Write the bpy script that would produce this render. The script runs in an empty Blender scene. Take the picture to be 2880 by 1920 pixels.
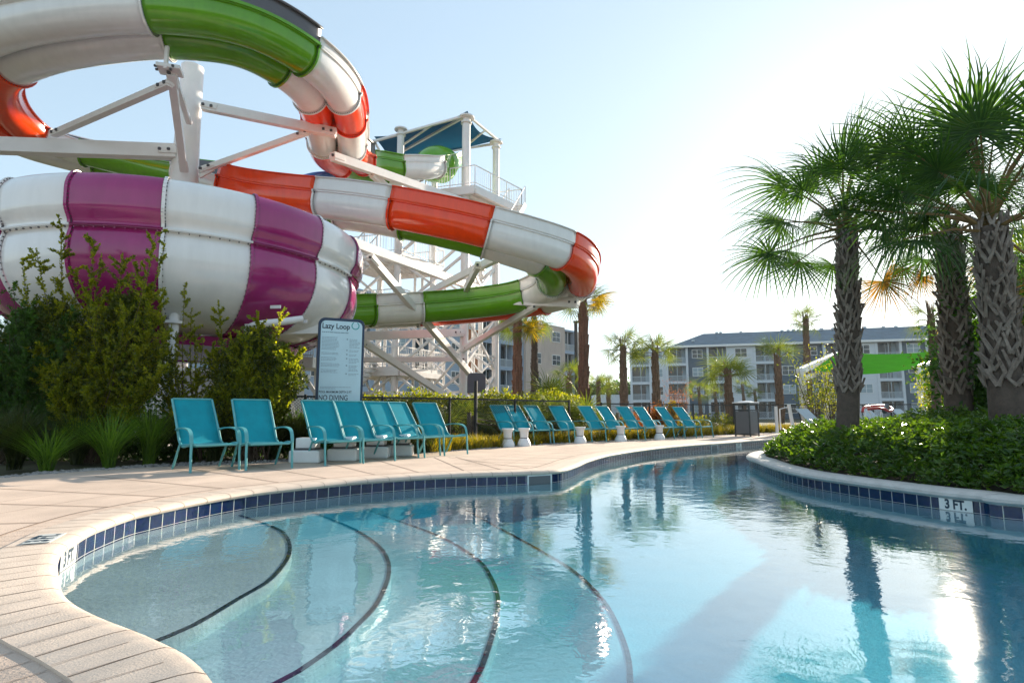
import bpy, math, random
import numpy as np
from mathutils import Vector, Matrix
from mathutils.geometry import tessellate_polygon
random.seed(7); rng = np.random.default_rng(7)
R = math.radians
scene = bpy.context.scene
# ---------------------------------------------------------------- camera
CAMH, F, PITCH = 0.85, 1600.0, R(7.23)
cd = bpy.data.cameras.new('camera'); cam = bpy.data.objects.new('camera', cd)
scene.collection.objects.link(cam); scene.camera = cam
cam.location = (0, 0, CAMH); cam.rotation_euler = (R(90) + PITCH, 0, 0)
cd.sensor_width = 36; cd.lens = F * 36 / 2880; cd.clip_start = 0.05; cd.clip_end = 3000
# ---------------------------------------------------------------- light
SUN_EL, SUN_AZ = R(16.7), R(36.8)          # azimuth to the right of the view direction (+Y)
w = bpy.data.worlds.new('World'); scene.world = w; w.use_nodes = True
nt = w.node_tree; bg = nt.nodes['Background']
sky = nt.nodes.new('ShaderNodeTexSky'); sky.sky_type = 'NISHITA'; sky.sun_disc = False
sky.sun_elevation = SUN_EL; sky.sun_rotation = SUN_AZ
sky.air_density = 1.0; sky.dust_density = .5; sky.ozone_density = 1.6; sky.altitude = 0
gm = nt.nodes.new('ShaderNodeGamma'); gm.inputs[1].default_value = .40          # flattens the sky's brightness range through its colour
ml = nt.nodes.new('ShaderNodeMix'); ml.data_type = 'RGBA'; ml.blend_type = 'MULTIPLY'; ml.inputs[0].default_value = 1; ml.clamp_result = False
ml.inputs[7].default_value = (1.50, 1.66, 1.72, 1)
nt.links.new(sky.outputs[0], gm.inputs[0]); nt.links.new(gm.outputs[0], ml.inputs[6])
nt.links.new(ml.outputs[2], bg.inputs[0]); bg.inputs[1].default_value = 0.15
sl = bpy.data.lights.new('sun', 'SUN'); sl.energy = 5.0; sl.angle = R(0.6); sl.color = (1, 0.87, 0.70)
so = bpy.data.objects.new('sun', sl); scene.collection.objects.link(so)
sd = Vector((math.sin(SUN_AZ) * math.cos(SUN_EL), math.cos(SUN_AZ) * math.cos(SUN_EL), math.sin(SUN_EL)))
so.rotation_euler = (-sd).to_track_quat('-Z', 'Y').to_euler(); so.location = sd * 60
scene.view_settings.view_transform = 'Standard'; scene.view_settings.look = 'None'
scene.view_settings.exposure = 1.25; scene.view_settings.gamma = 1
scene.cycles.max_bounces = 8; scene.cycles.transparent_max_bounces = 16
scene.cycles.volume_bounces = 0
scene.cycles.use_denoising = True
scene.cycles.caustics_reflective = False; scene.cycles.caustics_refractive = False
# ---------------------------------------------------------------- placing helpers
CP, SP = math.cos(PITCH), math.sin(PITCH)
def slope(px, py):
    dx, dy = px - 1440, 960 - py
    f = F * CP - dy * SP; u = F * SP + dy * CP
    return dx / f, u / f
def P(px, py, Y):
    a, b = slope(px, py); return Vector((a * Y, Y, CAMH + b * Y))
def G(px, py, z=0.0):
    a, b = slope(px, py); Y = (z - CAMH) / b; return Vector((a * Y, Y, z))
def X(px, Y, py=1100):
    return slope(px, py)[0] * Y
C = scene.collection
WL = {}
def thing(name, label, cat, loc=(0, 0, 0), group=None):
    o = bpy.data.objects.new(name, None); C.objects.link(o); o.location = loc
    o.empty_display_size = 0.2
    o['label'] = label; o['category'] = cat
    if group: o['group'] = group
    WL[o.name] = Vector(loc); return o
def tag(o, label, cat, group=None, kind=None):
    o['label'] = label; o['category'] = cat
    if group: o['group'] = group
    if kind: o['kind'] = kind
    return o
def link(name, me, m, parent=None):
    me.materials.append(m)
    o = bpy.data.objects.new(name, me); C.objects.link(o)
    if parent: o.parent = parent
    WL[o.name] = WL.get(parent.name, Vector()) if parent else Vector()
    return o
def kids(o): return [c for c in bpy.data.objects if c.parent == o]
def dup(o, parent=None, loc=None, rz=None, sc=None, label=None, tree=None):
    tree = tree or family(o)
    def rec(t, par):
        c = t[0].copy(); C.objects.link(c); c.parent = par
        for k in t[1]: rec(k, c)
        return c
    c = rec(tree, parent)
    if loc is not None: c.location = loc
    if rz is not None: c.rotation_euler = (0, 0, rz)
    if sc is not None: c.scale = (sc,) * 3
    if label: c['label'] = label
    return c
def family(o): return (o, [family(k) for k in kids(o)])
class MB:
    def __init__(s): s.v = []; s.f = []; s.uv = None
    def add(s, vs, fs):
        n = len(s.v); s.v += [tuple(v) for v in vs]; s.f += [tuple(i + n for i in f) for f in fs]; return s
    def box(s, c, d, rz=0.0, ax=None):
        x, y, z = d[0] / 2, d[1] / 2, d[2] / 2
        vs = [Vector((i, j, k)) for i in (-x, x) for j in (-y, y) for k in (-z, z)]
        M = Matrix.Rotation(rz, 3, 'Z') if ax is None else ax
        c = Vector(c)
        return s.add([M @ v + c for v in vs], [(0, 1, 3, 2), (4, 6, 7, 5), (0, 4, 5, 1), (2, 3, 7, 6), (0, 2, 6, 4), (1, 5, 7, 3)])
    def beam(s, p, q, w, h=None):
        p, q = Vector(p), Vector(q); d = q - p; L = d.length
        if L < 1e-6: return s
        x = d / L; up = Vector((0, 0, 1)) if abs(x.z) < .98 else Vector((0, 1, 0))
        y = up.cross(x).normalized(); z = x.cross(y)
        M = Matrix((x, y, z)).transposed()
        return s.box((p + q) / 2, (L, w, h or w), ax=M)
    def tube(s, pts, r, n=8, caps=True):
        pts = [Vector(p) for p in pts]
        if not hasattr(r, '__len__'): r = [r] * len(pts)
        vs = []; fs = []
        t0 = (pts[1] - pts[0]).normalized()
        a = Vector((0, 0, 1)) if abs(t0.z) < .9 else Vector((1, 0, 0))
        for i, p in enumerate(pts):
            t = (pts[min(i + 1, len(pts) - 1)] - pts[max(i - 1, 0)]).normalized()
            b = t.cross(a).normalized(); a = b.cross(t)
            for k in range(n):
                an = 2 * math.pi * k / n
                vs.append(p + (b * math.cos(an) + a * math.sin(an)) * r[i])
        for i in range(len(pts) - 1):
            for k in range(n):
                k2 = (k + 1) % n
                fs.append((i * n + k, i * n + k2, (i + 1) * n + k2, (i + 1) * n + k))
        if caps:
            fs.append(tuple(range(n - 1, -1, -1))); fs.append(tuple((len(pts) - 1) * n + k for k in range(n)))
        return s.add(vs, fs)
    def lathe(s, prof, n=24, c=(0, 0, 0), a0=0, a1=2 * math.pi, sq=1.0):
        full = abs(a1 - a0 - 2 * math.pi) < 1e-6
        m = n if full else n + 1; c = Vector(c); vs = []; fs = []
        for (r, z) in prof:
            for k in range(m):
                a = a0 + (a1 - a0) * k / n
                vs.append(c + Vector((r * math.cos(a), r * math.sin(a), z)))
        for i in range(len(prof) - 1):
            for k in range(n):
                k2 = (k + 1) % m
                fs.append((i * m + k, i * m + k2, (i + 1) * m + k2, (i + 1) * m + k))
        return s.add(vs, fs)
    def prism(s, poly, z0, z1):
        n = len(poly)
        ar = sum(poly[i][0] * poly[(i + 1) % n][1] - poly[(i + 1) % n][0] * poly[i][1] for i in range(n))
        if ar < 0: poly = list(reversed(poly))
        tri = []
        for t in tessellate_polygon([[Vector((p[0], p[1], 0)) for p in poly]]):
            a, b, c = [poly[i] for i in t]
            tri.append(tuple(t) if (b[0] - a[0]) * (c[1] - a[1]) - (b[1] - a[1]) * (c[0] - a[0]) > 0 else tuple(reversed(t)))
        vs = [(p[0], p[1], z1) for p in poly] + [(p[0], p[1], z0) for p in poly]
        fs = [tuple(t) for t in tri] + [tuple(n + i for i in reversed(t)) for t in tri]
        fs += [(i, n + i, n + (i + 1) % n, (i + 1) % n) for i in range(n)]
        return s.add(vs, fs)
    def sheet(s, outer, hole, z):
        loops = [[Vector((p[0], p[1], 0)) for p in outer]]
        if hole: loops.append([Vector((p[0], p[1], 0)) for p in hole])
        tri = tessellate_polygon(loops)
        pts = [p for l in loops for p in l]
        vs = [(p.x, p.y, z) for p in pts]; fs = []
        for t in tri:
            a, b, c = [pts[i] for i in t]
            fs.append(tuple(t) if (b - a).cross(c - a).z > 0 else tuple(reversed(t)))
        return s.add(vs, fs)
    def build(s, name, m, parent=None, smooth=None, bevel=0, local=False):
        off = WL.get(parent.name, Vector()) if (parent and not local) else Vector()
        me = bpy.data.meshes.new(name)
        me.from_pydata([(v[0] - off.x, v[1] - off.y, v[2] - off.z) for v in s.v], [], s.f)
        me.validate(); me.update()
        if smooth is not None:
            me.shade_smooth(); me.set_sharp_from_angle(angle=R(smooth))
        o = link(name, me, m, parent)
        if bevel:
            b = o.modifiers.new('bevel', 'BEVEL'); b.width = bevel; b.segments = 2; b.limit_method = 'ANGLE'
        return o
def merge(o, mb, m):
    """add further faces of a second material (bolts, print) to a part's own mesh"""
    off = WL.get(o.name, Vector()); me = o.data; n = len(me.vertices)
    vs = [tuple(v.co) for v in me.vertices] + [(v[0] - off.x, v[1] - off.y, v[2] - off.z) for v in mb.v]
    fs = [tuple(p.vertices) for p in me.polygons]; k = len(fs); fs += [tuple(i + n for i in f) for f in mb.f]
    me2 = bpy.data.meshes.new(me.name); me2.from_pydata(vs, [], fs)
    for x in me.materials: me2.materials.append(x)
    me2.materials.append(m); idx = len(me2.materials) - 1
    for i in range(k, len(fs)): me2.polygons[i].material_index = idx
    o.data = me2
# ---------------------------------------------------------------- materials
MATS = {}
def mat(name, col, rough=.5, var=.12, scale=4, bump=0.0, bscale=40, metal=0.0, coat=0.0, col2=None, detail=4, stretch=None, spec=.5):
    if name in MATS: return MATS[name]
    m = bpy.data.materials.new(name); m.use_nodes = True; t = m.node_tree; N = t.nodes; L = t.links
    b = N['Principled BSDF']; b.inputs['Roughness'].default_value = rough; b.inputs['Metallic'].default_value = metal
    b.inputs['Coat Weight'].default_value = coat; b.inputs['Coat Roughness'].default_value = .05
    b.inputs['Specular IOR Level'].default_value = spec
    tc = N.new('ShaderNodeTexCoord'); mp = N.new('ShaderNodeMapping'); L.new(tc.outputs['Object'], mp.inputs[0])
    if stretch: mp.inputs['Scale'].default_value = stretch
    no = N.new('ShaderNodeTexNoise'); no.inputs['Scale'].default_value = scale; no.inputs['Detail'].default_value = detail
    no.inputs['Roughness'].default_value = .65
    L.new(mp.outputs[0], no.inputs['Vector'])
    cr = N.new('ShaderNodeValToRGB'); L.new(no.outputs['Fac'], cr.inputs[0])
    c2 = col2 or tuple(min(1, c * (1 + var)) for c in col); c1 = tuple(c * (1 - var) for c in col) if not col2 else col
    cr.color_ramp.elements[0].position = .3; cr.color_ramp.elements[1].position = .7
    cr.color_ramp.elements[0].color = (*c1, 1); cr.color_ramp.elements[1].color = (*c2, 1)
    L.new(cr.outputs[0], b.inputs['Base Color'])
    mr = N.new('ShaderNodeMapRange'); mr.inputs[3].default_value = max(.02, rough * .8); mr.inputs[4].default_value = min(1, rough * 1.25)
    L.new(no.outputs['Fac'], mr.inputs[0]); L.new(mr.outputs[0], b.inputs['Roughness'])
    if bump:
        n2 = N.new('ShaderNodeTexNoise'); n2.inputs['Scale'].default_value = bscale; n2.inputs['Detail'].default_value = 3
        L.new(mp.outputs[0], n2.inputs['Vector'])
        bp = N.new('ShaderNodeBump'); bp.inputs['Strength'].default_value = bump; bp.inputs['Distance'].default_value = .02
        L.new(n2.outputs['Fac'], bp.inputs['Height']); L.new(bp.outputs[0], b.inputs['Normal'])
    MATS[name] = m; return m
def leafmat(name, c1, c2, trans=.45, tcol=None, rough=.5, c3=None):
    m = bpy.data.materials.new(name); m.use_nodes = True; t = m.node_tree; N = t.nodes; L = t.links
    b = N['Principled BSDF']; b.inputs['Roughness'].default_value = rough
    g = N.new('ShaderNodeNewGeometry'); cr = N.new('ShaderNodeValToRGB')
    tc = N.new('ShaderNodeTexCoord'); no = N.new('ShaderNodeTexNoise'); no.inputs['Scale'].default_value = 2.2
    L.new(tc.outputs['Object'], no.inputs['Vector'])
    mx = N.new('ShaderNodeMath'); mx.operation = 'MULTIPLY_ADD'; mx.inputs[1].default_value = .55
    L.new(g.outputs['Random Per Island'], mx.inputs[0])
    m2 = N.new('ShaderNodeMath'); m2.operation = 'MULTIPLY'; m2.inputs[1].default_value = .5
    L.new(no.outputs['Fac'], m2.inputs[0]); L.new(m2.outputs[0], mx.inputs[2]); L.new(mx.outputs[0], cr.inputs[0])
    cr.color_ramp.elements[0].color = (*c1, 1); cr.color_ramp.elements[1].color = (*c2, 1)
    cr.color_ramp.elements[0].position = .15; cr.color_ramp.elements[1].position = .85
    if c3:
        e = cr.color_ramp.elements.new(.97); e.color = (*c3, 1)
    L.new(cr.outputs[0], b.inputs['Base Color'])
    tr = N.new('ShaderNodeBsdfTranslucent'); mg = N.new('ShaderNodeMix'); mg.data_type = 'RGBA'; mg.blend_type = 'MULTIPLY'
    mg.inputs[0].default_value = 1; L.new(cr.outputs[0], mg.inputs[6]); mg.inputs[7].default_value = (*(tcol or (2.4, 2.1, .6)), 1)
    L.new(mg.outputs[2], tr.inputs[0])
    ms = N.new('ShaderNodeMixShader'); ms.inputs[0].default_value = trans
    L.new(b.outputs[0], ms.inputs[1]); L.new(tr.outputs[0], ms.inputs[2]); L.new(ms.outputs[0], N['Material Output'].inputs[0])
    MATS[name] = m; return m
M_deck = mat('deck_concrete', (.58, .45, .36), .8, .17, 1.1, .3, 90, detail=11)
M_coping = mat('coping_concrete', (.61, .50, .41), .7, .08, 5, .2, 120)
M_icoping = mat('island_coping_concrete', (.55, .53, .50), .65, .14, 6, .2, 120)
M_joint = mat('joint_groove', (.20, .14, .11), .9, .1)
M_jointf = mat('fine_joint', (.30, .22, .17), .9, .15, 30)
M_ground = mat('mulch_ground', (.07, .055, .035), .95, .3, 3, .5, 30, col2=(.10, .11, .04))
M_soil = mat('island_soil', (.035, .026, .018), .95, .3, 8, .6, 30)
M_plaster = mat('pool_plaster', (.64, .69, .72), .7, .13, 1.6, .3, 40, detail=9)
M_white = mat('white_paint', (.78, .77, .76), .35, .03, 2)
M_steel = mat('painted_steel', (.76, .735, .72), .32, .05, 1.5)
M_gelw = mat('white_gelcoat', (.79, .785, .78), .16, .05, 2.2, coat=.4, stretch=(1.6, 1.6, .35), detail=7)
M_green = mat('green_gelcoat', (.11, .33, .006), .16, .10, 2, coat=.25, stretch=(1.6, 1.6, .4), detail=7)
M_orange = mat('orange_gelcoat', (.86, .055, .003), .16, .08, 2, coat=.25, stretch=(1.6, 1.6, .4), detail=7)
M_purple = mat('purple_gelcoat', (.31, .020, .145), .16, .12, 2, coat=.3, stretch=(1.6, 1.6, .4), detail=7)
M_grey = mat('grey_gelcoat', (.10, .10, .115), .4, .1, 1)
M_brown = mat('brown_edge', (.16, .11, .08), .6, .2, 3)
M_blue = mat('blue_gelcoat', (.01, .10, .42), .15, .1, 1, coat=.5)
M_bolt = mat('bolt_steel', (.06, .06, .07), .5, .2, 9)
M_teal = mat('turquoise_sling', (.012, .29, .36), .85, .10, 6, .25, 400, spec=.15)
M_tealf = mat('turquoise_frame', (.10, .36, .38), .38, .08, 8)
M_navy = mat('navy_frame', (.008, .03, .075), .4, .15, 5)
M_face = mat('sign_face', (.50, .69, .78), .35, .04, 3)
M_ink = mat('sign_ink', (.012, .035, .06), .5, .1)
M_inkg = mat('sign_small_text', (.22, .33, .40), .6, .1)
M_ring = mat('sign_ring', (.02, .33, .36), .5, .1)
M_black = mat('black_metal', (.012, .012, .014), .4, .2, 9)
M_bin = mat('bin_panel', (.12, .125, .135), .5, .06, 6, .1, 60)
M_binf = mat('bin_frame', (.03, .04, .045), .4, .1, 6)
M_canopy = leafmat('blue_canopy_cloth', (.003, .045, .09), (.005, .06, .11), .35, (1.3, 1.3, 1.3), .9)
M_gcanopy = mat('green_canopy_cloth', (.07, .30, .02), .9, .10, 2, .2, 80, spec=0)
M_table = mat('white_pedestal', (.70, .73, .76), .4, .05, 5)
M_numtile = mat('depth_tile', (.72, .74, .72), .25, .05, 9)
M_wood = mat('weathered_wood', (.16, .12, .09), .8, .3, 9, .4, 50)
M_rope = mat('rope_fibre', (.20, .15, .10), .9, .3, 20, .5, 120)
M_stone = mat('gravel_stone', (.32, .30, .29), .8, .4, 3, .3, 60)
M_bark = mat('palm_bark', (.095, .072, .058), .9, .35, 9, .6, 60)
M_boot = mat('palm_boot', (.12, .09, .07), .85, .35, 5, .7, 60, col2=(.34, .29, .25))
M_barks = mat('small_palm_bark', (.19, .12, .08), .9, .35, 9, .5, 50)
M_barkr = mat('red_palm_bark', (.17, .085, .055), .9, .4, 9, .5, 50)
M_twig = mat('twig_bark', (.08, .055, .035), .9, .3, 9)
M_petiole = mat('palm_petiole', (.16, .13, .04), .6, .3, 3, col2=(.22, .11, .04))
M_bwhite = mat('white_siding', (.60, .64, .68), .7, .03, .3, stretch=(1, 1, 8))
M_bslate = mat('slate_siding', (.085, .125, .165), .7, .06, .4, stretch=(1, 1, 8))
M_bgrey = mat('pale_blue_siding', (.30, .38, .48), .7, .05, .3, stretch=(1, 1, 8))
M_bbeige = mat('beige_siding', (.52, .42, .36), .7, .12, 1.2, stretch=(1, 1, .3))
M_bterra = mat('terracotta_siding', (.42, .15, .06), .75, .15, .5)
M_roof = mat('roof_shingles', (.10, .15, .19), .85, .25, 1.2, .3, 8)
M_glass = mat('window_glass', (.03, .05, .065), .12, .4, .25)
M_blind = mat('window_blind', (.30, .38, .42), .6, .1, .8)
M_rail = mat('balcony_rail', (.48, .54, .58), .6, .04, 1)
M_red = mat('red_gelcoat', (.45, .03, .02), .3, .1, 3)
M_canvas = mat('grey_sling', (.42, .47, .50), .7, .08, 5, .2, 200)
M_white2 = mat('white_plaster_wall', (.62, .60, .60), .8, .08, .8, .1, 20)
L_palm = leafmat('palm_leaf', (.014, .05, .016), (.045, .105, .022), .42, (2.5, 2.2, .5), .42, (.14, .10, .02))
L_palmy = leafmat('palm_leaf_yellow', (.30, .24, .01), (.55, .38, .01), .5, (1.6, 1.4, .6), .5)
L_palmb = leafmat('palm_leaf_brown', (.09, .09, .02), (.30, .17, .04), .45, (1.9, 1.5, .5), .6)
L_palmm = leafmat('palm_leaf_mid', (.05, .11, .02), (.16, .19, .03), .45, (1.9, 1.7, .6), .5, (.30, .20, .05))
L_bush = leafmat('bush_leaf', (.02, .07, .006), (.30, .32, .02), .56, (2.4, 2.1, .4), .4, (.50, .30, .02))
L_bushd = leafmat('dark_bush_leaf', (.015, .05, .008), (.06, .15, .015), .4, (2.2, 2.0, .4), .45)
L_bush_shade = leafmat('shaded_bush_leaf', (.012, .035, .005), (.11, .14, .012), .45, (2.2, 1.9, .4), .45)  # darker bush leaf: shade inside the shrubs is put into the colour
L_grass = leafmat('grass_blade', (.05, .12, .012), (.16, .28, .03), .45, (2.0, 1.9, .5), .45)
L_grass_shade = leafmat('shaded_grass_blade', (.015, .035, .008), (.06, .08, .02), .35, (2.0, 1.7, .5), .5)  # darker grass copy, shade behind the loungers painted into the blades
L_border = leafmat('border_grass', (.05, .11, .012), (.42, .35, .03), .5, (2.0, 1.6, .5), .5)
L_isl = leafmat('island_leaf', (.015, .06, .014), (.09, .17, .02), .42, (2.4, 2.1, .35), .30)
L_redl = leafmat('croton_leaf', (.28, .04, .01), (.45, .22, .02), .5, (1.6, 1.3, .6), .5)
L_hedge = leafmat('hedge_leaf', (.03, .09, .010), (.27, .30, .02), .5, (2.2, 1.8, .4), .45)
# tile material (uses the UV laid along the pool wall, in tile units)
def tile_material():
    m = bpy.data.materials.new('pool_tile'); m.use_nodes = True; t = m.node_tree; N = t.nodes; L = t.links
    b = N['Principled BSDF']; b.inputs['Roughness'].default_value = .12
    uv = N.new('ShaderNodeUVMap'); uv.uv_map = 'UVMap'
    br = N.new('ShaderNodeTexBrick'); br.offset = 0; br.squash = 1
    br.inputs['Scale'].default_value = 1; br.inputs['Brick Width'].default_value = 1; br.inputs['Row Height'].default_value = 1
    br.inputs['Mortar Size'].default_value = .028; br.inputs['Mortar Smooth'].default_value = .1
    br.inputs['Color1'].default_value = (.005, .014, .055, 1); br.inputs['Color2'].default_value = (.009, .026, .085, 1)
    br.inputs['Mortar'].default_value = (.55, .55, .53, 1)
    L.new(uv.outputs[0], br.inputs['Vector'])
    no = N.new('ShaderNodeTexNoise'); no.inputs['Scale'].default_value = 3; no.inputs['Detail'].default_value = 5; L.new(uv.outputs[0], no.inputs['Vector'])
    mx = N.new('ShaderNodeMix'); mx.data_type = 'RGBA'; mx.blend_type = 'OVERLAY'; mx.inputs[0].default_value = .5
    L.new(br.outputs[0], mx.inputs[6]); L.new(no.outputs['Color'], mx.inputs[7]); L.new(mx.outputs[2], b.inputs['Base Color'])
    bp = N.new('ShaderNodeBump'); bp.inputs['Strength'].default_value = .5; bp.inputs['Distance'].default_value = .004; bp.invert = True
    L.new(br.outputs['Fac'], bp.inputs['Height'])
    b2 = N.new('ShaderNodeBump'); b2.inputs['Strength'].default_value = .12; b2.inputs['Distance'].default_value = .02
    L.new(no.outputs['Fac'], b2.inputs['Height']); L.new(bp.outputs[0], b2.inputs['Normal']); L.new(b2.outputs[0], b.inputs['Normal'])
    return m
M_tile = tile_material()
def water_material():
    m = bpy.data.materials.new('pool_water'); m.use_nodes = True; t = m.node_tree; N = t.nodes; L = t.links
    for n in list(N):
        if n.type != 'OUTPUT_MATERIAL': N.remove(n)
    out = [n for n in N if n.type == 'OUTPUT_MATERIAL'][0]
    tc = N.new('ShaderNodeTexCoord')
    mp = N.new('ShaderNodeMapping'); mp.inputs['Scale'].default_value = (1.0, 1.0, 1.0); L.new(tc.outputs['Object'], mp.inputs[0])
    n1 = N.new('ShaderNodeTexNoise'); n1.inputs['Scale'].default_value = 2.2; n1.inputs['Detail'].default_value = 2; n1.inputs['Distortion'].default_value = .6
    n2 = N.new('ShaderNodeTexNoise'); n2.inputs['Scale'].default_value = 11; n2.inputs['Detail'].default_value = 2; n2.inputs['Distortion'].default_value = .8
    n3 = N.new('ShaderNodeTexNoise'); n3.inputs['Scale'].default_value = .55; n3.inputs['Detail'].default_value = 1
    for n in (n1, n2, n3): L.new(mp.outputs[0], n.inputs['Vector'])
    cr = N.new('ShaderNodeMapRange'); cr.inputs[1].default_value = .35; cr.inputs[2].default_value = .65; cr.inputs[3].default_value = .25; cr.inputs[4].default_value = 1.0
    L.new(n3.outputs['Fac'], cr.inputs[0])
    b1 = N.new('ShaderNodeBump'); b1.inputs['Distance'].default_value = .05; b1.inputs['Strength'].default_value = .075
    b2 = N.new('ShaderNodeBump'); b2.inputs['Distance'].default_value = .012
    mu = N.new('ShaderNodeMath'); mu.operation = 'MULTIPLY'; mu.inputs[1].default_value = .13; L.new(cr.outputs[0], mu.inputs[0]); L.new(mu.outputs[0], b2.inputs['Strength'])
    L.new(n1.outputs['Fac'], b1.inputs['Height']); L.new(n2.outputs['Fac'], b2.inputs['Height']); L.new(b1.outputs[0], b2.inputs['Normal'])
    ge = N.new('ShaderNodeNewGeometry'); dt = N.new('ShaderNodeVectorMath'); dt.operation = 'DOT_PRODUCT'
    L.new(b2.outputs[0], dt.inputs[0]); L.new(ge.outputs['Incoming'], dt.inputs[1])
    def mth(op, a, b):
        q = N.new('ShaderNodeMath'); q.operation = op; q.use_clamp = op == 'SUBTRACT'
        for i_, x in enumerate((a, b)):
            if x is None: continue
            if hasattr(x, 'links') or not isinstance(x, (int, float)): L.new(x, q.inputs[i_])
            else: q.inputs[i_].default_value = x
        return q.outputs[0]
    ca = mth('ABSOLUTE', dt.outputs['Value'], None); f5 = mth('POWER', mth('SUBTRACT', 1.0, ca), 2.5)
    frv = mth('ADD', mth('MULTIPLY', f5, .95), .05)
    gl = N.new('ShaderNodeBsdfGlossy'); gl.inputs['Roughness'].default_value = .03; L.new(b2.outputs[0], gl.inputs['Normal'])
    tr = N.new('ShaderNodeBsdfTransparent'); tr.inputs[0].default_value = (.97, 1, 1, 1)
    ms = N.new('ShaderNodeMixShader'); L.new(frv, ms.inputs[0]); L.new(tr.outputs[0], ms.inputs[1]); L.new(gl.outputs[0], ms.inputs[2])
    L.new(ms.outputs[0], out.inputs['Surface'])
    va = N.new('ShaderNodeVolumeAbsorption'); va.inputs['Color'].default_value = (.08, .75, .87, 1); va.inputs['Density'].default_value = .8
    L.new(va.outputs[0], out.inputs['Volume'])
    return m
M_water = water_material()
# ---------------------------------------------------------------- curves
def catmull(pts, n=8):
    pts = [Vector(p) for p in pts]; out = []
    ext = [2 * pts[0] - pts[1]] + pts + [2 * pts[-1] - pts[-2]]
    for i in range(1, len(ext) - 2):
        p0, p1, p2, p3 = ext[i - 1:i + 3]
        for k in range(n):
            t = k / n
            out.append(.5 * ((2 * p1) + (p2 - p0) * t + (2 * p0 - 5 * p1 + 4 * p2 - p3) * t * t + (3 * p1 - p0 - 3 * p2 + p3) * t ** 3))
    out.append(pts[-1]); return out
def resample(pts, step):
    out = [pts[0].copy()]; acc = 0
    for a, b in zip(pts, pts[1:]):
        L = (b - a).length
        while L > 0 and acc + L >= step:
            t = (step - acc) / L; a = a.lerp(b, t); out.append(a.copy()); L = (b - a).length; acc = 0
        acc += L
    out.append(pts[-1].copy()); return out
def normals2(pts, side=1):
    ns = []
    for i in range(len(pts)):
        t = (pts[min(i + 1, len(pts) - 1)] - pts[max(i - 1, 0)]); t.z = 0; t.normalize()
        ns.append(Vector((t.y, -t.x, 0)) * side)
    return ns
# ---------------------------------------------------------------- ground, pool
ZT, ZW = -0.05, -0.173
coast_px = [(978, 1364), (1120, 1353), (1255, 1345), (1425, 1339), (1531, 1334), (1582, 1328), (1620, 1315), (1655, 1300), (1720, 1283), (1850, 1264), (2020, 1250), (2180, 1238)]
left_px = [(765, 1387), (659, 1402), (553, 1421), (425, 1449), (361, 1464), (255, 1504), (200, 1536), (160, 1563), (143, 1592), (139, 1620), (147, 1680), (176, 1725), (255, 1772), (408, 1838), (535, 1920)]
far = [Vector((14, 23.6, 0)), Vector((20, 25, 0)), Vector((33, 26, 0))]
near = [(-.62, 1.52), (-.1, 1.12), (.8, .72), (2.2, .3), (4.5, -.4), (9, -1.6), (20, -2.8), (33, -3.2)]
ctrl = [Vector((x, y, 0)) for x, y in reversed(near)]
for p in reversed(left_px): q = G(*p, ZT); ctrl.append(Vector((q.x, q.y, 0)))
for p in coast_px: q = G(*p, ZT); ctrl.append(Vector((q.x, q.y, 0)))
ctrl += far
coast = resample(catmull(ctrl, 10), .075)          # runs near-right -> left -> far-right; pool on the right-hand side
cn = normals2(coast, -1)                             # outward (to the left of travel)
def offs(pts, ns, d): return [p + n * d for p, n in zip(pts, ns)]
hole = offs(coast, cn, .02)[::3]
water_poly = [(p.x, p.y) for p in offs(coast, cn, .01)[::2]]
edge_px = [(0, 1342), (200, 1327), (400, 1314), (560, 1308), (700, 1303), (1000, 1288), (1220, 1272), (1360, 1262), (1600, 1246), (1800, 1235), (2000, 1225), (2180, 1216), (2260, 1212)]
edge = [G(*p) for p in edge_px]
deck_outer = [(-30, -12), (36, -12), (36, 36), (22, 33)] + [(p.x, p.y) for p in reversed(edge)] + [(-8.5, 7.9), (-16, 8.5), (-30, 9)]
holes = [(p.x, p.y) for p in hole]
deck = MB().sheet(deck_outer, holes, 0.0).build('pool_deck', M_deck); deck['kind'] = 'structure'
ground = MB().sheet([(-1500, -300), (1500, -300), (1500, 2500), (-1500, 2500)], holes, -.03).build('ground', M_ground); ground['kind'] = 'structure'
def sweep(pts, ns, prof, name, m, parent=None, uv=False, smooth=40, closed=False):
    n = len(prof); vs = []; fs = []
    for p, q in zip(pts, ns):
        for (d, z) in prof: vs.append((p.x + q.x * d, p.y + q.y * d, p.z + z))
    for i in range(len(pts) - 1):
        for k in range(n - 1):
            fs.append((i * n + k, (i + 1) * n + k, (i + 1) * n + k + 1, i * n + k + 1))
    mb = MB(); mb.add(vs, fs); o = mb.build(name, m, parent, smooth=smooth)
    if uv:
        me = o.data; u = me.uv_layers.new(name='UVMap'); s = [0]
        for a, b in zip(pts, pts[1:]): s.append(s[-1] + (b - a).length)
        zs = [z for d, z in prof]
        for l in me.loops:
            i, k = divmod(l.vertex_index, n); u.data[l.index].uv = (s[i] / .15, (zs[k] + .052) / .122)
    return o
bull = [(.30, -.04), (.30, .012), (.06, .016), (.01, .012), (-.025, -.004), (-.035, -.024), (-.025, -.044), (.0, -.052), (.03, -.052)]
o = sweep(coast, cn, bull, 'coping', M_coping); tag(o, 'pale beige rounded coping along the deck edge of the pool', 'coping')
wall = [(0, -.052), (0, -.174), (0, -.186)]
o = sweep(coast, cn, wall[:3], 'pool_wall', M_tile, uv=True, smooth=None); tag(o, 'navy tiled pool wall below the deck coping', 'pool wall')
lw = sweep(coast, cn, [(-.004, -.186), (-.004, -.9)], 'plaster_wall', M_plaster, parent=o)
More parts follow.
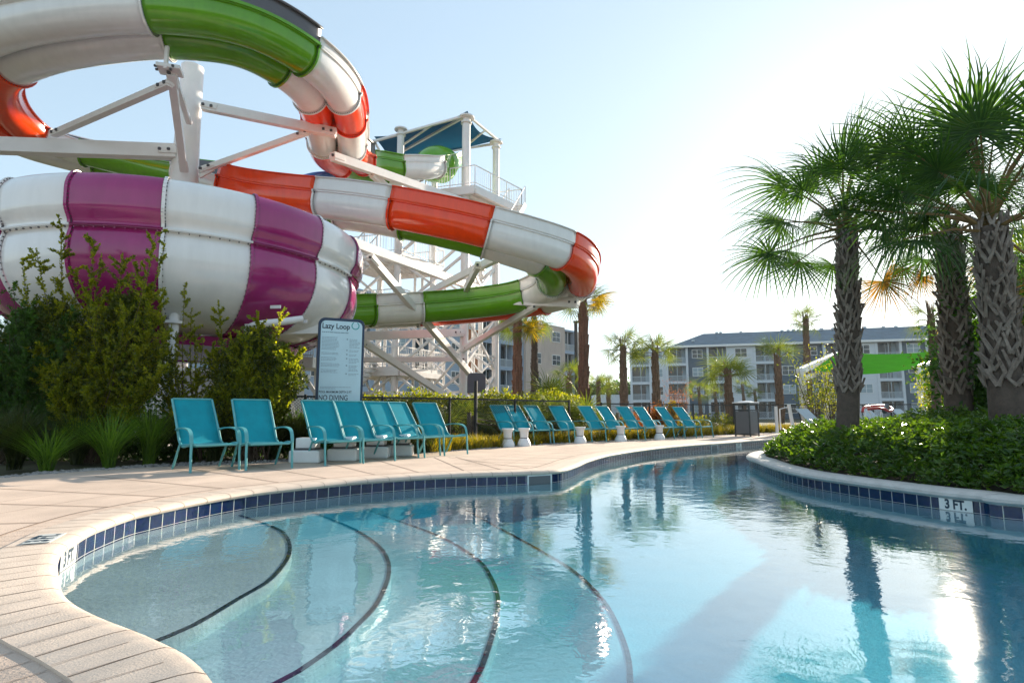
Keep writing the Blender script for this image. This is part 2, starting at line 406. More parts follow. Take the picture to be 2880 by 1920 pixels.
# coping cross joints + deck grooves
arc = [0]
for a, b in zip(coast, coast[1:]): arc.append(arc[-1] + (b - a).length)
def ribbon(mb, pts, wdt, z):
    ns = normals2([Vector(p) for p in pts]); vs = []; fs = []
    for p, n in zip(pts, ns):
        vs += [(p[0] + n.x * wdt / 2, p[1] + n.y * wdt / 2, z), (p[0] - n.x * wdt / 2, p[1] - n.y * wdt / 2, z)]
    for i in range(len(pts) - 1): fs.append((2 * i, 2 * i + 2, 2 * i + 3, 2 * i + 1))
    mb.add(vs, fs)
vis = [i for i, p in enumerate(coast) if p.x < 12 and not (p.x > 1.5 and p.y < 4)]
jc = MB(); jf = MB(); jd = MB()
last1 = last2 = -9; k2 = 0
for i in vis:
    p, n = coast[i], cn[i]
    if arc[i] - last1 > .118:
        last1 = arc[i]
        if p.y < 6.5: ribbon(jf, [p + n * .31, p + n * .49], .0045, .0035); ribbon(jf, [p + n * .065, p + n * .30], .004, .0172)
    if arc[i] - last2 > .29:
        last2 = arc[i]; k2 += 1; t = Vector((n.y, -n.x, 0)); sk = random.uniform(-.04, .04)
        if k2 % 2: ribbon(jd, [p + n * .50, p + n * (3.2 if p.y < 9 else 2.0) + t * sk], .016, .004)
        vsn = []
        for (d, z) in bull[1:]: vsn.append((d, z + .0012))
        for tt in (-.0035, .0035): pass
        a = MB(); vs = []
        for (d, z) in vsn:
            q = p + n * (d if d > .02 else d - .0015)
            vs += [tuple(q + t * .003 + Vector((0, 0, z))), tuple(q - t * .003 + Vector((0, 0, z)))]
        jc.add(vs, [(2 * j, 2 * j + 2, 2 * j + 3, 2 * j + 1) for j in range(len(vsn) - 1)])
seg = [coast[i] + cn[i] * .50 for i in vis]
ribbon(jd, seg, .014, .0045)
for d in (1.15, 1.8):
    ribbon(jf, [coast[i] + cn[i] * d for i in vis[::2] if coast[i].y > 4.2], .006, .003)
for mb, nm, m in ((jc, 'coping_joints', M_jointf), (jf, 'deck_fine_grooves', M_jointf), (jd, 'deck_joints', M_joint)):
    mb.build(nm, m)['kind'] = 'structure'
# pool floor and steps
fl = MB().sheet([(-14, -6), (34, -6), (34, 40), (-14, 40)], None, -.62).build('pool_floor', M_plaster); fl['kind'] = 'structure'
arcs = [(-.235, [(625, 1432), (700, 1455), (787, 1487), (813, 1512), (822, 1540), (812, 1576), (765, 1632), (680, 1683), (553, 1759), (400, 1823), (330, 1850), (200, 1905)]),
        (-.32, [(787, 1400), (905, 1448), (1000, 1487), (1068, 1532), (1096, 1572), (1101, 1605), (1094, 1640), (1064, 1704), (1000, 1772), (965, 1806), (872, 1874), (799, 1918), (640, 1990)]),
        (-.41, [(860, 1390), (1000, 1422), (1140, 1470), (1213, 1496), (1276, 1525), (1353, 1576), (1387, 1623), (1405, 1666), (1408, 1710), (1402, 1755), (1387, 1810), (1366, 1874), (1344, 1919), (1250, 2060)]),
        (-.50, [(1250, 1400), (1400, 1480), (1520, 1545), (1612, 1600), (1680, 1661), (1723, 1717), (1757, 1789), (1776, 1850), (1782, 1919), (1780, 2080)])]
for k, (z, pts) in enumerate(arcs):
    c = resample(catmull([G(*p, z) for p in pts], 8), .05)
    e0, e1 = c[0], c[-1]
    closing = [Vector((e1.x - 1.0, e1.y - 1.2, z)), Vector((-6.0, -1.5, z)), Vector((-7, 7, z)), Vector((e0.x - .5, e0.y + 1.2, z))]
    slab = MB().prism([(p.x, p.y) for p in c + closing], -.64 - .004 * k, z).build('pool_step', M_plaster)
    slab['kind'] = 'structure'
    ns = normals2(c, 1)
    # nosing of navy tiles, each tile a short piece with a pale joint
    mb = MB(); run = resample(c, .15)
    for a, b in zip(run, run[1:]):
        d = (b - a); L = d.length
        if L < .05: continue
        d.normalize(); n = Vector((d.y, -d.x, 0)); a2 = a + d * .004; b2 = b - d * .004
        n = -n if n.dot(Vector((1, 0, 0)) if False else (b2 - Vector((-3, 4, 0)))) > 0 else n
        mid = (a2 + b2) / 2 + n * .018; ang = math.atan2(d.y, d.x)
        mb.box((mid.x, mid.y, z + .003), (L - .007, .029, .008), ang)
    o = mb.build('step_tile_edge', M_tile, slab)
    me = o.data; me.uv_layers.new(name='UVMap')
    for l in me.loops: me.uv_layers[0].data[l.index].uv = (.3 + .3 * random.random(), .5)
# water body
wb = MB(); wb.prism(water_poly, -1.2, ZW)
o = wb.build('pool_water', M_water); o['kind'] = 'structure'
# island
isl_px = [(2880, 1425), (2779, 1412), (2645, 1398), (2479, 1376), (2368, 1360), (2280, 1346), (2212, 1331), (2165, 1316), (2138, 1305)]
ipts = [Vector((30, 3.6, 0)), Vector((14, 3.3, 0)), Vector((9.5, 3.5, 0)), Vector((7, 4.2, 0))]
for p in isl_px: q = G(*p, ZT); ipts.append(Vector((q.x, q.y, 0)))
ipts += [Vector((4.75, 11.6, 0)), Vector((5.6, 12.9, 0)), Vector((7.4, 14.4, 0)), Vector((10, 15.8, 0)), Vector((16, 17.5, 0)), Vector((30, 19, 0))]
ic = resample(catmull(ipts, 10), .08); inn = normals2(ic, 1)
ib = [(.30, -.03), (.30, .034), (.26, .042), (.04, .046), (-.02, .036), (-.052, .01), (-.055, -.02), (-.03, -.045), (.0, -.052), (.03, -.052)]
o = sweep(ic, inn, ib, 'island_coping', M_icoping); tag(o, 'pale grey rounded coping around the planted island', 'coping')
o = sweep(ic, inn, [(0, -.052), (0, -.174), (0, -.186)], 'island_wall', M_tile, uv=True, smooth=None); tag(o, 'navy tiled wall of the planted island', 'pool wall')
sweep(ic, inn, [(-.004, -.186), (-.004, -.9)], 'plaster_wall', M_plaster, parent=o)
o = MB().sheet([(p.x, p.y) for p in offs(ic, inn, .28)[::2]] + [(33, 19), (33, 3.6)], None, .0)
o = o.build('island_soil', M_soil); o['kind'] = 'structure'
def textobj(body, size, m, name, parent=None, font_ext=.002, bold=0.0):
    cu = bpy.data.curves.new(name, 'FONT'); cu.body = body; cu.size = size; cu.extrude = font_ext; cu.align_x = 'CENTER'; cu.align_y = 'CENTER'
    cu.offset = bold
    tmp = bpy.data.objects.new('tmp', cu); C.objects.link(tmp)
    dg = bpy.context.evaluated_depsgraph_get(); me = bpy.data.meshes.new_from_object(tmp.evaluated_get(dg))
    bpy.data.objects.remove(tmp); me.name = name
    me.materials.clear()
    return link(name, me, m, parent)
def marker(p, n, wdt, h, label, lab2='3 FT.', flat=False, size=None):
    """white depth tile at p whose face normal is n (toward the water)"""
    n = Vector(n).normalized()
    t = thing('depth_marker', label, 'depth marker', p, 'pool depth markers')
    z = Vector((0, 0, 1)) if not flat else Vector(flat).normalized()
    x = z.cross(n).normalized()
    M = Matrix((x, z, n)).transposed().to_4x4(); t.matrix_world = Matrix.Translation(p) @ M
    t.rotation_mode = 'XYZ'
    pl = MB().box((0, 0, .002), (wdt, h, .004)).build('plate', M_numtile, t, local=True)
    tx = textobj(lab2, size or h * 1.12, M_ink, 'lettering', t, .0008, .005); tx.location = (0, 0, .0052); tx.scale = (.72, 1, 1)
    return t
def on_curve(pts, ns, px, z=ZT):
    best = min(range(len(pts)), key=lambda i: abs(slope_px(pts[i], z) - px) + (0 if pts[i].y > 1 else 1e6))
    return best
def slope_px(p, z):
    y = p.y; dz = z - CAMH; f = y * CP + dz * SP
    return 1440 + F * p.x / f if f > 0 else 1e9
i = on_curve(ic, inn, 2686); marker(ic[i] - inn[i] * .004 + Vector((0, 0, -.112)), -inn[i], .30, .118, 'white 3 FT. depth tile on the island wall, at the right front')
best = min(range(len(coast)), key=lambda i: (coast[i] - G(192, 1540, ZT).xy.to_3d()).length)
marker(coast[best] - cn[best] * .004 + Vector((0, 0, -.112)), -cn[best], .30, .118, 'white 3 FT. depth tile on the navy wall at the left bend of the pool')
for px_, lb in ((2078, 'far white depth tile on the pool wall in front of the dustbin'),):
    i = min((j for j in range(len(coast)) if coast[j].y > 8), key=lambda j: abs(slope_px(coast[j], ZT) - px_))
    marker(coast[i] - cn[i] * .004 + Vector((0, 0, -.112)), -cn[i], .36, .118, lb)
q = G(125, 1522, .0); bi = min(range(len(coast)), key=lambda i: (coast[i] - q).length)
marker(q + Vector((0, 0, .019)), (0, 0, 1), .30, .15, 'white depth tile set flat in the deck at the left bend', flat=cn[bi])
# skimmer openings
for px_, lb in ((1512, 'skimmer opening in the pool wall near the middle'), (2010, 'far skimmer opening left of the far depth tile')):
    i = min((j for j in range(len(coast)) if coast[j].y > 6), key=lambda j: abs(slope_px(coast[j], ZT) - px_))
    p = coast[i] + Vector((0, 0, -.108)) - cn[i] * .003; a = math.atan2(cn[i].y, cn[i].x) + math.pi / 2
    t = thing('skimmer', lb, 'skimmer', p, 'pool skimmers'); t.rotation_euler = (0, 0, a)
    MB().box((0, -.004, .055), (.42, .012, .022)).box((-.2, -.004, -.02), (.022, .012, .13)).box((.2, -.004, -.02), (.022, .012, .13)).build('frame', M_white, t, local=True)
    MB().box((0, -.002, -.02), (.375, .006, .13)).build('opening', M_bin, t, local=True)
# ---------------------------------------------------------------- leafy helpers
def leaves(P_, D, L, W_, name, m, parent=None, fold=.25, off=None):
    """P_ (n,3) base, D (n,3) direction, L/W arrays; two-face folded leaf each"""
    n = len(P_); D = D / np.linalg.norm(D, axis=1, keepdims=True)
    r = rng.normal(size=(n, 3)); S = np.cross(D, r); S /= np.linalg.norm(S, axis=1, keepdims=True) + 1e-9
    U = np.cross(S, D); L = np.broadcast_to(L, n)[:, None]; W_ = np.broadcast_to(W_, n)[:, None]
    a = P_; mid = P_ + D * L * .5; tip = P_ + D * L - U * L * .12
    v = np.stack([a, mid + S * W_ + U * W_ * fold, tip, mid - S * W_ + U * W_ * fold], 1).reshape(-1, 3)
    if off is not None: v = v - np.array(off)
    return quadmesh(v, name, m, parent, tri=True)
def quadmesh(v, name, m, parent=None, tri=False):
    me = bpy.data.meshes.new(name); n4 = len(v) // 4
    me.vertices.add(len(v)); me.vertices.foreach_set('co', v.astype(np.float32).ravel())
    if tri:
        idx = (np.arange(n4)[:, None] * 4 + np.array([0, 1, 2, 0, 2, 3])[None]).ravel(); nf = n4 * 2; k = 3
    else:
        idx = np.arange(n4 * 4); nf = n4; k = 4
    me.loops.add(len(idx)); me.loops.foreach_set('vertex_index', idx.astype(np.int32))
    me.polygons.add(nf); me.polygons.foreach_set('loop_start', (np.arange(nf) * k).astype(np.int32))
    me.update(calc_edges=True); me.validate()
    return link(name, me, m, parent)
def shrub(name, label, cat, base, tips, nb, leafm, group=None, leaf=(.045, .011), spread=.22, per=130, low=.25, stems=True, fill=()):
    per = int(per * 3.4)
    """stems from base to each tip with side sprays; a spray bears leaves along its length"""
    base = Vector(base); t = thing(name, label, cat, base, group)
    Ps = []; Ds = []; Ls = []; st = MB()
    for tip, dens in tips:
        tip = Vector(tip); b = base + Vector((random.uniform(-.25, .25), random.uniform(-.15, .15), 0))
        mid = b.lerp(tip, .5) + Vector((random.uniform(-.12, .12), random.uniform(-.1, .1), 0)); mid.x = .5 * (mid.x + tip.x) if tip.z - b.z > 1 else mid.x
        pts = [b.lerp(mid, k / 5).lerp(mid.lerp(tip, k / 5), k / 5) for k in range(6)]
        st.tube(pts, [.014, .012, .01, .007, .005, .003], 4, False)
        L = (tip - b).length; nl = int(per * dens)
        s = rng.random(nl) ** .75 * (1 - low) + low
        # side sprays
        ns = max(3, int(nb * dens)); ss = low + (1 - low) * rng.random(ns) ** .7
        sp0 = np.array([list(bez(pts, x)) for x in ss]); ln = (1 - ss * .6) * rng.uniform(.5, 1.1, ns) * spread * 2
        sd_ = rng.normal(size=(ns, 3)) * np.array([1, 1, .45]); sd_ /= np.linalg.norm(sd_, axis=1, keepdims=True); sd_[:, 2] = np.abs(sd_[:, 2]) + .55
        k = rng.integers(0, ns, nl); q = rng.random(nl)
        pos = sp0[k] + sd_[k] * (ln[k] * q)[:, None]
        # leader leaves right on the stem tip
        nt_ = nl // 4; pos[:nt_] = np.array([list(bez(pts, x)) for x in (low * .6 + (1 - low * .6) * rng.random(nt_))])
        d = rng.normal(size=(nl, 3)) * .75 + sd_[k] * .9; d[:nt_] = rng.normal(size=(nt_, 3)) * .6 + np.array([0, 0, .9])
        Ps.append(pos); Ds.append(d); Ls.append(rng.uniform(.6, 1.25, nl))
    Pf = []; Df = []; Lf = []
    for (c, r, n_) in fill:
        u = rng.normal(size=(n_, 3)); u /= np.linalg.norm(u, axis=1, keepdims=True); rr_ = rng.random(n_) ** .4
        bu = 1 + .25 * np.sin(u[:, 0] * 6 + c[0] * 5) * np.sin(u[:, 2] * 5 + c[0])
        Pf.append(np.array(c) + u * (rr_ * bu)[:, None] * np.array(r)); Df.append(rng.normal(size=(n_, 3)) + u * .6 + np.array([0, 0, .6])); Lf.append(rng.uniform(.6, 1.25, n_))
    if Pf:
        q_ = np.concatenate(Lf); leaves(np.concatenate(Pf), np.concatenate(Df), q_ * leaf[0], q_ * leaf[1], 'shaded_foliage', L_bush_shade, t, off=base)
    Pn = np.concatenate(Ps); Dn = np.concatenate(Ds); Ln = np.concatenate(Ls)
    leaves(Pn, Dn, Ln * leaf[0], Ln * leaf[1], 'foliage', leafm, t, off=base)
    st.build('stems', M_twig, t)
    return t
def bez(pts, x):
    x = min(max(x, 0), .9999) * (len(pts) - 1); i = int(x); return pts[i].lerp(pts[i + 1], x - i)
def blades(base, n, h, spread, name, m, parent=None, width=.006, droop=.5, off=(0, 0, 0), seg=5, rad=.08, jit=.3):
    """tuft of arching grass blades"""
    base = np.array(base); a = rng.uniform(0, 2 * np.pi, n); sp = rng.random(n) ** .6 * spread
    hh = h * rng.uniform(1 - jit, 1.05, n); r0 = rng.random(n) * rad; a0 = rng.uniform(0, 2 * np.pi, n)
    b0 = base + np.stack([np.cos(a0) * r0, np.sin(a0) * r0, np.zeros(n)], 1)
    dirx = np.stack([np.cos(a), np.sin(a), np.zeros(n)], 1); side = np.stack([-np.sin(a), np.cos(a), np.zeros(n)], 1)
    rows = []
    for k in range(seg + 1):
        t = k / seg; out = sp * (t ** 1.6); z = hh * (t - droop * .5 * (sp / max(spread, 1e-6)) * t ** 3)
        c = b0 + dirx * out[:, None] + np.array([0, 0, 1]) * z[:, None]; w_ = width * (1 - t ** 2) + .0006
        rows.append((c - side * w_, c + side * w_))
    q = [np.stack([rows[k][0], rows[k][1], rows[k + 1][1], rows[k + 1][0]], 1) for k in range(seg)]
    v = np.concatenate(q, 1).reshape(-1, 3) - np.array(off)
    return v
# ---------------------------------------------------------------- water slide (double lane)
path_px = [(1262, 436, 33.5), (1236, 462, 31.3), (1175, 480, 29), (1095, 484, 27.5), (1010, 468, 26), (955, 440, 24), (945, 385, 22), (925, 290, 19.5),
 (850, 200, 17.5), (690, 110, 16), (480, 75, 15.3), (260, 85, 15.2), (60, 125, 15.7), (-60, 195, 17), (-40, 290, 19), (60, 380, 21), (190, 426, 22.3),
 (330, 460, 22.8), (470, 490, 22.6), (600, 515, 21.8), (720, 550, 20.8), (870, 578, 19.8), (1060, 602, 19.2), (1280, 645, 19), (1445, 690, 19.3), (1562, 733, 20.3),
 (1597, 785, 22), (1560, 826, 24), (1460, 852, 25.3), (1280, 872, 25.5), (1080, 882, 24.5), (900, 885, 22.5), (760, 880, 20)]
cps = [P(*p) for p in path_px]
NS = 14
dense = catmull(cps, NS)
def frame(i):
    a = dense[max(i - 1, 0)]; b = dense[min(i + 1, len(dense) - 1)]; T = (b - a).normalized()
    Rt = T.cross(Vector((0, 0, 1))).normalized(); return T, Rt, Rt.cross(T)
S_ = .92
def lane_prof(sg):
    c, r = .64, .60; pts = [(.0, .10), (.03, .04)]
    pts += [(c - r * math.cos(math.pi * k / 14), -r * math.sin(math.pi * k / 14) * 1.0) for k in range(15)]
    pts += [(c + r + .005, .12), (c + r + .01, .20), (c + r + .07, .215), (c + r + .075, .25)]
    return [(sg * u * S_, v * S_) for u, v in pts]
def splash_prof(sg, h):
    u0 = 1.24 + .075; return [(sg * u0 * S_, .25 * S_), (sg * (u0 + .01) * S_, .30 * S_), (sg * (u0 + .03) * S_, (.30 + h) * S_), (sg * (u0 + .10) * S_, (.31 + h) * S_), (sg * (u0 + .10) * S_, (.27 + h) * S_)]
def strip(i0, i1, prof, thick=.03):
    mb = MB(); n = len(prof); vs = []; fs = []
    for i in range(i0, i1 + 1):
        T, Rt, U = frame(i)
        for (u, v) in prof: vs.append(dense[i] + Rt * u + U * v)
    for i in range(i1 - i0):
        for k in range(n - 1): fs.append((i * n + k, i * n + k + 1, (i + 1) * n + k + 1, (i + 1) * n + k))
    return mb.add(vs, fs)
def flange(i, prof, sg, m, parent, w_=.085):
    T, Rt, U = frame(i); P0 = dense[i]; n = len(prof); mb = MB(); bl = MB(); outp = []
    for k, (u, v) in enumerate(prof):
        a = prof[max(k - 1, 0)]; b = prof[min(k + 1, n - 1)]; t = Vector((b[0] - a[0], b[1] - a[1])); t.normalize()
        nn = Vector((t.y, -t.x)) * sg                       # outward / downward
        outp.append((u + nn.x * w_, v + nn.y * w_))
    th = .03; vs = []; fs = []
    for s_ in (-th, th):
        for (u, v) in prof: vs.append(P0 + Rt * u + U * v + T * s_)
        for (u, v) in outp: vs.append(P0 + Rt * u + U * v + T * s_)
    for k in range(n - 1):
        fs += [(k, k + 1, n + k + 1, n + k), (2 * n + k, 3 * n + k, 3 * n + k + 1, 2 * n + k + 1), (n + k, n + k + 1, 3 * n + k + 1, 3 * n + k)]
    mb.add(vs, fs); o = mb.build('flange', m, parent)
    step = 1
    for k in range(1, n - 1):
        for fr in (0, .5):
            u = (prof[k][0] * .45 + outp[k][0] * .55) * (1 - fr) + (prof[k + 1][0] * .45 + outp[k + 1][0] * .55) * fr
            v = (prof[k][1] * .45 + outp[k][1] * .55) * (1 - fr) + (prof[k + 1][1] * .45 + outp[k + 1][1] * .55) * fr
            bl.box(P0 + Rt * u + U * v, (.026, .026, .026), ax=Matrix((Rt, U, T)).transposed() @ Matrix.Diagonal((1, 1, 3.2)))
    merge(o, bl, M_bolt)
slide = thing('water_slide', 'big double lane water slide looping around a white mast in green, white and orange sections', 'water slide', P(1235, 472, 30))
Gn, Wh, Or = M_green, M_gelw, M_orange
segs = [(0.4, 1.7, Gn, Gn), (1.7, 3.0, Wh, Wh), (3.0, 4.3, Gn, Gn), (4.3, 5.6, Or, Or), (5.6, 6.5, Wh, Wh), (6.5, 7.15, Or, Or), (7.15, 8.25, Wh, Wh), (8.25, 10.15, Gn, Gn), (10.15, 12.6, Wh, Wh),
        (12.6, 15.0, Or, Or), (15.0, 16.5, Wh, Wh), (16.5, 18.7, Gn, Gn), (18.7, 19.75, Wh, Wh), (19.75, 21.4, Or, Gn), (21.4, 22.35, Wh, Wh), (22.35, 23.55, Or, Gn), (23.55, 24.85, Wh, Wh),
        (24.85, 26.3, Or, Gn), (26.3, 27.6, Wh, Wh), (27.6, 29.5, Or, Gn), (29.5, 30.3, Wh, Wh), (30.3, 32, Or, Gn)]
for (a, b, mr_, ml) in segs:
    i0, i1 = int(a * NS), min(int(b * NS), len(dense) - 1)
    sec = None
    for sg, m in ((1, mr_), (-1, ml)):
        o = strip(i0, i1, lane_prof(sg)).build('tube_section', m, slide, smooth=35)
        md = o.modifiers.new('solid', 'SOLIDIFY'); md.thickness = .03; md.offset = 0
        flange(i0, lane_prof(sg), sg, m if m != Gn else Gn, o)
    left = a < 19.7
    h = .52
    if left and not (a < 4.3 or 5 < a < 8):
        hh = .55 if a < 14.9 else (1.0 if a < 18.6 else .4); m = M_grey; o = strip(i0, i1, splash_prof(-1, hh)).build('splash_wall', m, slide, smooth=30)
        sp = splash_prof(-1, hh)
        e = strip(i0, i1, [(sp[2][0] - .03, sp[2][1]), (sp[2][0] - .03, sp[2][1] + .05), (sp[3][0], sp[3][1] + .05), (sp[3][0], sp[3][1] - .04)]).build('rim_edge', M_brown, o)
        mm = ml if ml != Wh else M_gelw
        e2 = strip(i0, i1, [(-1.315 * S_, .22 * S_), (-1.38 * S_, .23 * S_), (-1.38 * S_, .33 * S_), (-1.33 * S_, .34 * S_)]).build('side_rim', mm, o)
        if a > 14.5:
            e3 = strip(i0, i1, [(-(1.33) * S_, (.16 + hh) * S_), (-(1.33) * S_, (.36 + hh) * S_), (-(1.44) * S_, (.38 + hh) * S_)]).build('top_rim', mm, o)
    elif not left:
        sg = 1 if a < 26 else -1; m = mr_ if sg == 1 else ml
        o = strip(i0, i1, splash_prof(sg, .42)).build('splash_wall', m, slide, smooth=30)
    else:
        o = strip(i0, i1, splash_prof(-1, .25)).build('splash_wall', ml, slide, smooth=30)
    if o.name.startswith('splash'):
        md = o.modifiers.new('solid', 'SOLIDIFY'); md.thickness = .02
eb = catmull([P(1178, 474, 29.2), P(1205, 466, 29.8), P(1232, 462, 30.4), P(1252, 470, 30.9), P(1262, 478, 31.2)], 4)
MB().tube(eb, [.55, .62, .70, .80, .88, .94, .98, 1.0, 1.02, 1.02, 1.02, 1.0, .97, .9, .8, .6, .4][:len(eb)], 20).build('entry_dome', M_green, slide, smooth=50)
# white flap standing on the slide rim
q = P(705, 500, 21.2)
MB().prism([(q.x - .55, q.y), (q.x - .2, q.y - .15), (q.x + .5, q.y + .1), (q.x + .2, q.y + .3)], q.z - .35, q.z + .22).build('splash_guard', M_gelw, slide)
# ---------------------------------------------------------------- bowl slide
bc = Vector((-2.34 * 3.6, 4.08 * 3.6, 0)); RB = 1.16 * 3.6
cmp_ = lambda pr: [(p.x, p.z) for p in catmull([Vector((r, 0, z)) for r, z in pr], 3)]
bowl = thing('bowl_slide', 'huge round bowl slide of alternating white and purple panels behind the bushes', 'water slide', (bc.x, bc.y, 0))
zs = .85 + 3.6
up_prof = [(RB * 1.0 + .06, zs), (RB * 1.0 + .0, zs + .03), (RB * 1.005, zs + .12), (RB * 1.03, zs + .3), (RB * 1.035, zs + .5), (RB * 1.035, zs + .78), (RB * 1.01, zs + 1.0), (RB * .98, zs + 1.06), (RB * .94, zs + 1.02)]
lo_prof = [(RB * .985, zs - .03), (RB * 1.0, zs - .28), (RB * .997, zs - .62), (RB * .97, zs - .97), (RB * .92, zs - 1.28), (RB * .85, zs - 1.53), (RB * .76, zs - 1.72), (RB * .65, zs - 1.84), (RB * .55, zs - 1.88)]
up_prof = up_prof[:1] + cmp_(up_prof[1:]); lo_prof = cmp_(lo_prof)
for k in range(16):
    a0 = R(-90.5 + 22.5 * k); a1 = a0 + R(22.5); pur = k % 2 == 0
    m = M_purple if pur else M_gelw
    bb = RB * (1.0)
    up = MB().lathe(up_prof if pur else [(r * (.995), z) for r, z in up_prof], 10, (bc.x, bc.y, 0), a0, a1).build('upper_panel', m, bowl, smooth=75)
    lo = MB().lathe(lo_prof if pur else [(r * (.995), z) for r, z in lo_prof], 10, (bc.x, bc.y, 0), a0, a1).build('lower_panel', m, bowl, smooth=75)
    # seam lip
    lip = MB().lathe([(RB * .98, zs - .03), (RB + .028, zs - .02), (RB + .028, zs + .02), (RB * .98, zs + .035)], 10, (bc.x, bc.y, 0), a0, a1).build('seam_lip', m, up)
    # meridian flanges with bolts
    rib = MB(); bl = MB(); e = Vector((math.cos(a0), math.sin(a0), 0)); tt = Vector((-e.y, e.x, 0))
    prof = list(reversed(lo_prof)) + up_prof[1:]
    pts = [Vector((bc.x, bc.y, 0)) + e * r + Vector((0, 0, z)) for r, z in prof]
    for i_ in range(len(pts) - 1):
        d = (pts[i_ + 1] - pts[i_]).normalized(); nn = tt.cross(d).normalized()
        if nn.dot(e) < 0 and prof[i_][1] < zs + .7: nn = -nn
        for s_ in (1,): rib.add([pts[i_] - tt * .03 - nn * .01, pts[i_] - tt * .03 + nn * .035, pts[i_] + tt * .03 + nn * .035, pts[i_] + tt * .03 - nn * .01,
                 pts[i_ + 1] - tt * .03 - nn * .01, pts[i_ + 1] - tt * .03 + nn * .035, pts[i_ + 1] + tt * .03 + nn * .035, pts[i_ + 1] + tt * .03 - nn * .01],
                [(0, 1, 5, 4), (1, 2, 6, 5), (2, 3, 7, 6)])
        L = (pts[i_ + 1] - pts[i_]).length; nb_ = max(1, round(L / .16))
        for j in range(nb_):
            p = pts[i_].lerp(pts[i_ + 1], (j + .5) / nb_) + nn * .008
            M3 = Matrix((tt, d, nn)).transposed(); bl.box(p - tt * .0, (.09, .022, .022), ax=M3)
    fl_ = rib.build('flange', M_purple if pur else M_gelw, lo); merge(fl_, bl, M_bolt)
    sb = MB()
    for j in range(9):
        a = a0 + (a1 - a0) * (j + .5) / 9; ee = Vector((math.cos(a), math.sin(a), 0))
        sb.box(Vector((bc.x, bc.y, zs - .05)) + ee * (RB + .0), (.03, .022, .026), a)
    merge(lip, sb, M_bolt if not pur else M_purple)
MB().lathe([(RB * .56, zs - 1.86), (RB * .66, zs - 1.9), (RB * .64, zs - 2.1), (RB * .35, zs - 2.2), (.3, zs - 2.25)], 48, (bc.x, bc.y, 0)).build('drain_cone', M_purple, bowl, smooth=30)
for (pa, pb_, w_) in (((560, 932, 12.6), (935, 925, 14.2), .16), ((250, 925, 12.4), (560, 935, 12.6), .14)):
    MB().beam(P(*pa), P(*pb_), w_, .22).build('ring_beam', M_steel, bowl)
for (px_, y0, Y_) in ((492, 868, 11.6), (700, 912, 12.4), (330, 900, 12.4), (905, 905, 14.6), (150, 880, 12.6)):
    q = P(px_, y0, Y_); t = MB().tube([(q.x, q.y, 0), (q.x, q.y, q.z - .15), (q.x, q.y, q.z)], [.10, .10, .09], 14).tube([(q.x, q.y, q.z - .32), (q.x, q.y, q.z - .26)], .19, 14)
    t.build('leg', M_steel, bowl, smooth=40)
hp = [P(694, 960, 12.5), P(700, 925, 12.2), P(730, 912, 12.1), P(790, 905, 12.3), P(850, 897, 12.6)]
MB().tube(catmull(hp, 5), .085, 10).build('drain_pipe', M_steel, bowl, smooth=40)
cor = MB(); c0, c1 = P(520, 925, 12.6), P(640, 925, 12.6)
for k in range(26):
    p = c0.lerp(c1, k / 26); cor.tube([p, p + (c1 - c0) / 52], .10, 10).tube([p + (c1 - c0) / 52, p + (c1 - c0) / 26], .085, 10)
cor.build('corrugated_pipe', M_white, bowl)
for (px_, py_) in ((698, 870), (775, 863), (765, 902), (850, 904)):
    q = P(px_, py_, 12.3 if px_ < 800 else 13); MB().box(q, (.24, .03, .07), R(-8)).build('bracket', M_white, bowl)
# blue slide far behind
bs = thing('blue_slide', 'small blue slide trough behind the orange loop', 'water slide', P(860, 505, 26))
bp_ = catmull([P(745, 518, 27), P(800, 516, 26), P(860, 506, 25.5), P(912, 490, 25.6), (P(960, 480, 27))], 6)
bv = MB(); vs = []; n = 9
for i_, p in enumerate(bp_):
    T = (bp_[min(i_ + 1, len(bp_) - 1)] - bp_[max(i_ - 1, 0)]).normalized(); Rt = T.cross(Vector((0, 0, 1))).normalized()
    for k in range(n): a = math.pi * k / (n - 1); vs.append(p + Rt * .5 * math.cos(a) - Vector((0, 0, .35 * math.sin(a))))
bv.add(vs, [(i_ * n + k, i_ * n + k + 1, (i_ + 1) * n + k + 1, (i_ + 1) * n + k) for i_ in range(len(bp_) - 1) for k in range(n - 1)])
o = bv.build('trough', M_blue, bs, smooth=60); md = o.modifiers.new('s', 'SOLIDIFY'); md.thickness = .04
MB().tube([p + Vector((0, 0, .03)) for p in bp_], .05, 6).build('rim', M_blue, bs)
o = MB().tube([P(800, 540, 26.5), P(905, 520, 26.5), P(960, 520, 27), P(1010, 530, 28)], .42, 14).build('lower_tube', M_purple, bs, smooth=50)
# ---------------------------------------------------------------- mast with arms
pb = P(517, 520, 19.5); ztop = P(542, 190, 19.5).z
mast = thing('support_mast', 'thick white steel mast in the middle of the slide loop with bolted arms', 'mast', (pb.x, pb.y, 0))
MB().lathe([(.55, 0), (.52, 4), (.47, 8.5), (.40, 11), (.37, ztop), (0, ztop)], 28, (pb.x, pb.y, 0)).build('pole', M_steel, mast, smooth=40)
def arm(parent, a, b, w_, name='arm', end=True, h=None):
    a, b = P(*a), P(*b); o = MB().beam(a, b, w_, h or w_).build(name, M_steel, parent, bevel=.015)
    if end:
        d = (b - a).normalized(); e = MB(); bo = MB()
        for q, s_ in ((a, 1), (b, -1)):
            c = q + d * s_ * .25; e.beam(c - d * .28, c + d * .28, w_ * 1.25, (h or w_) * .5)
            for dx in (-.16, .12):
                cc = c + d * dx; bo.box(cc + Vector((0, -w_ * .66, 0)), (.09, .09, .09))
        merge(o, e, M_steel); merge(o, bo, M_bolt)
    return o
arm(mast, (-60, 408, 17.6), (497, 428, 19.2), .36, h=.5)
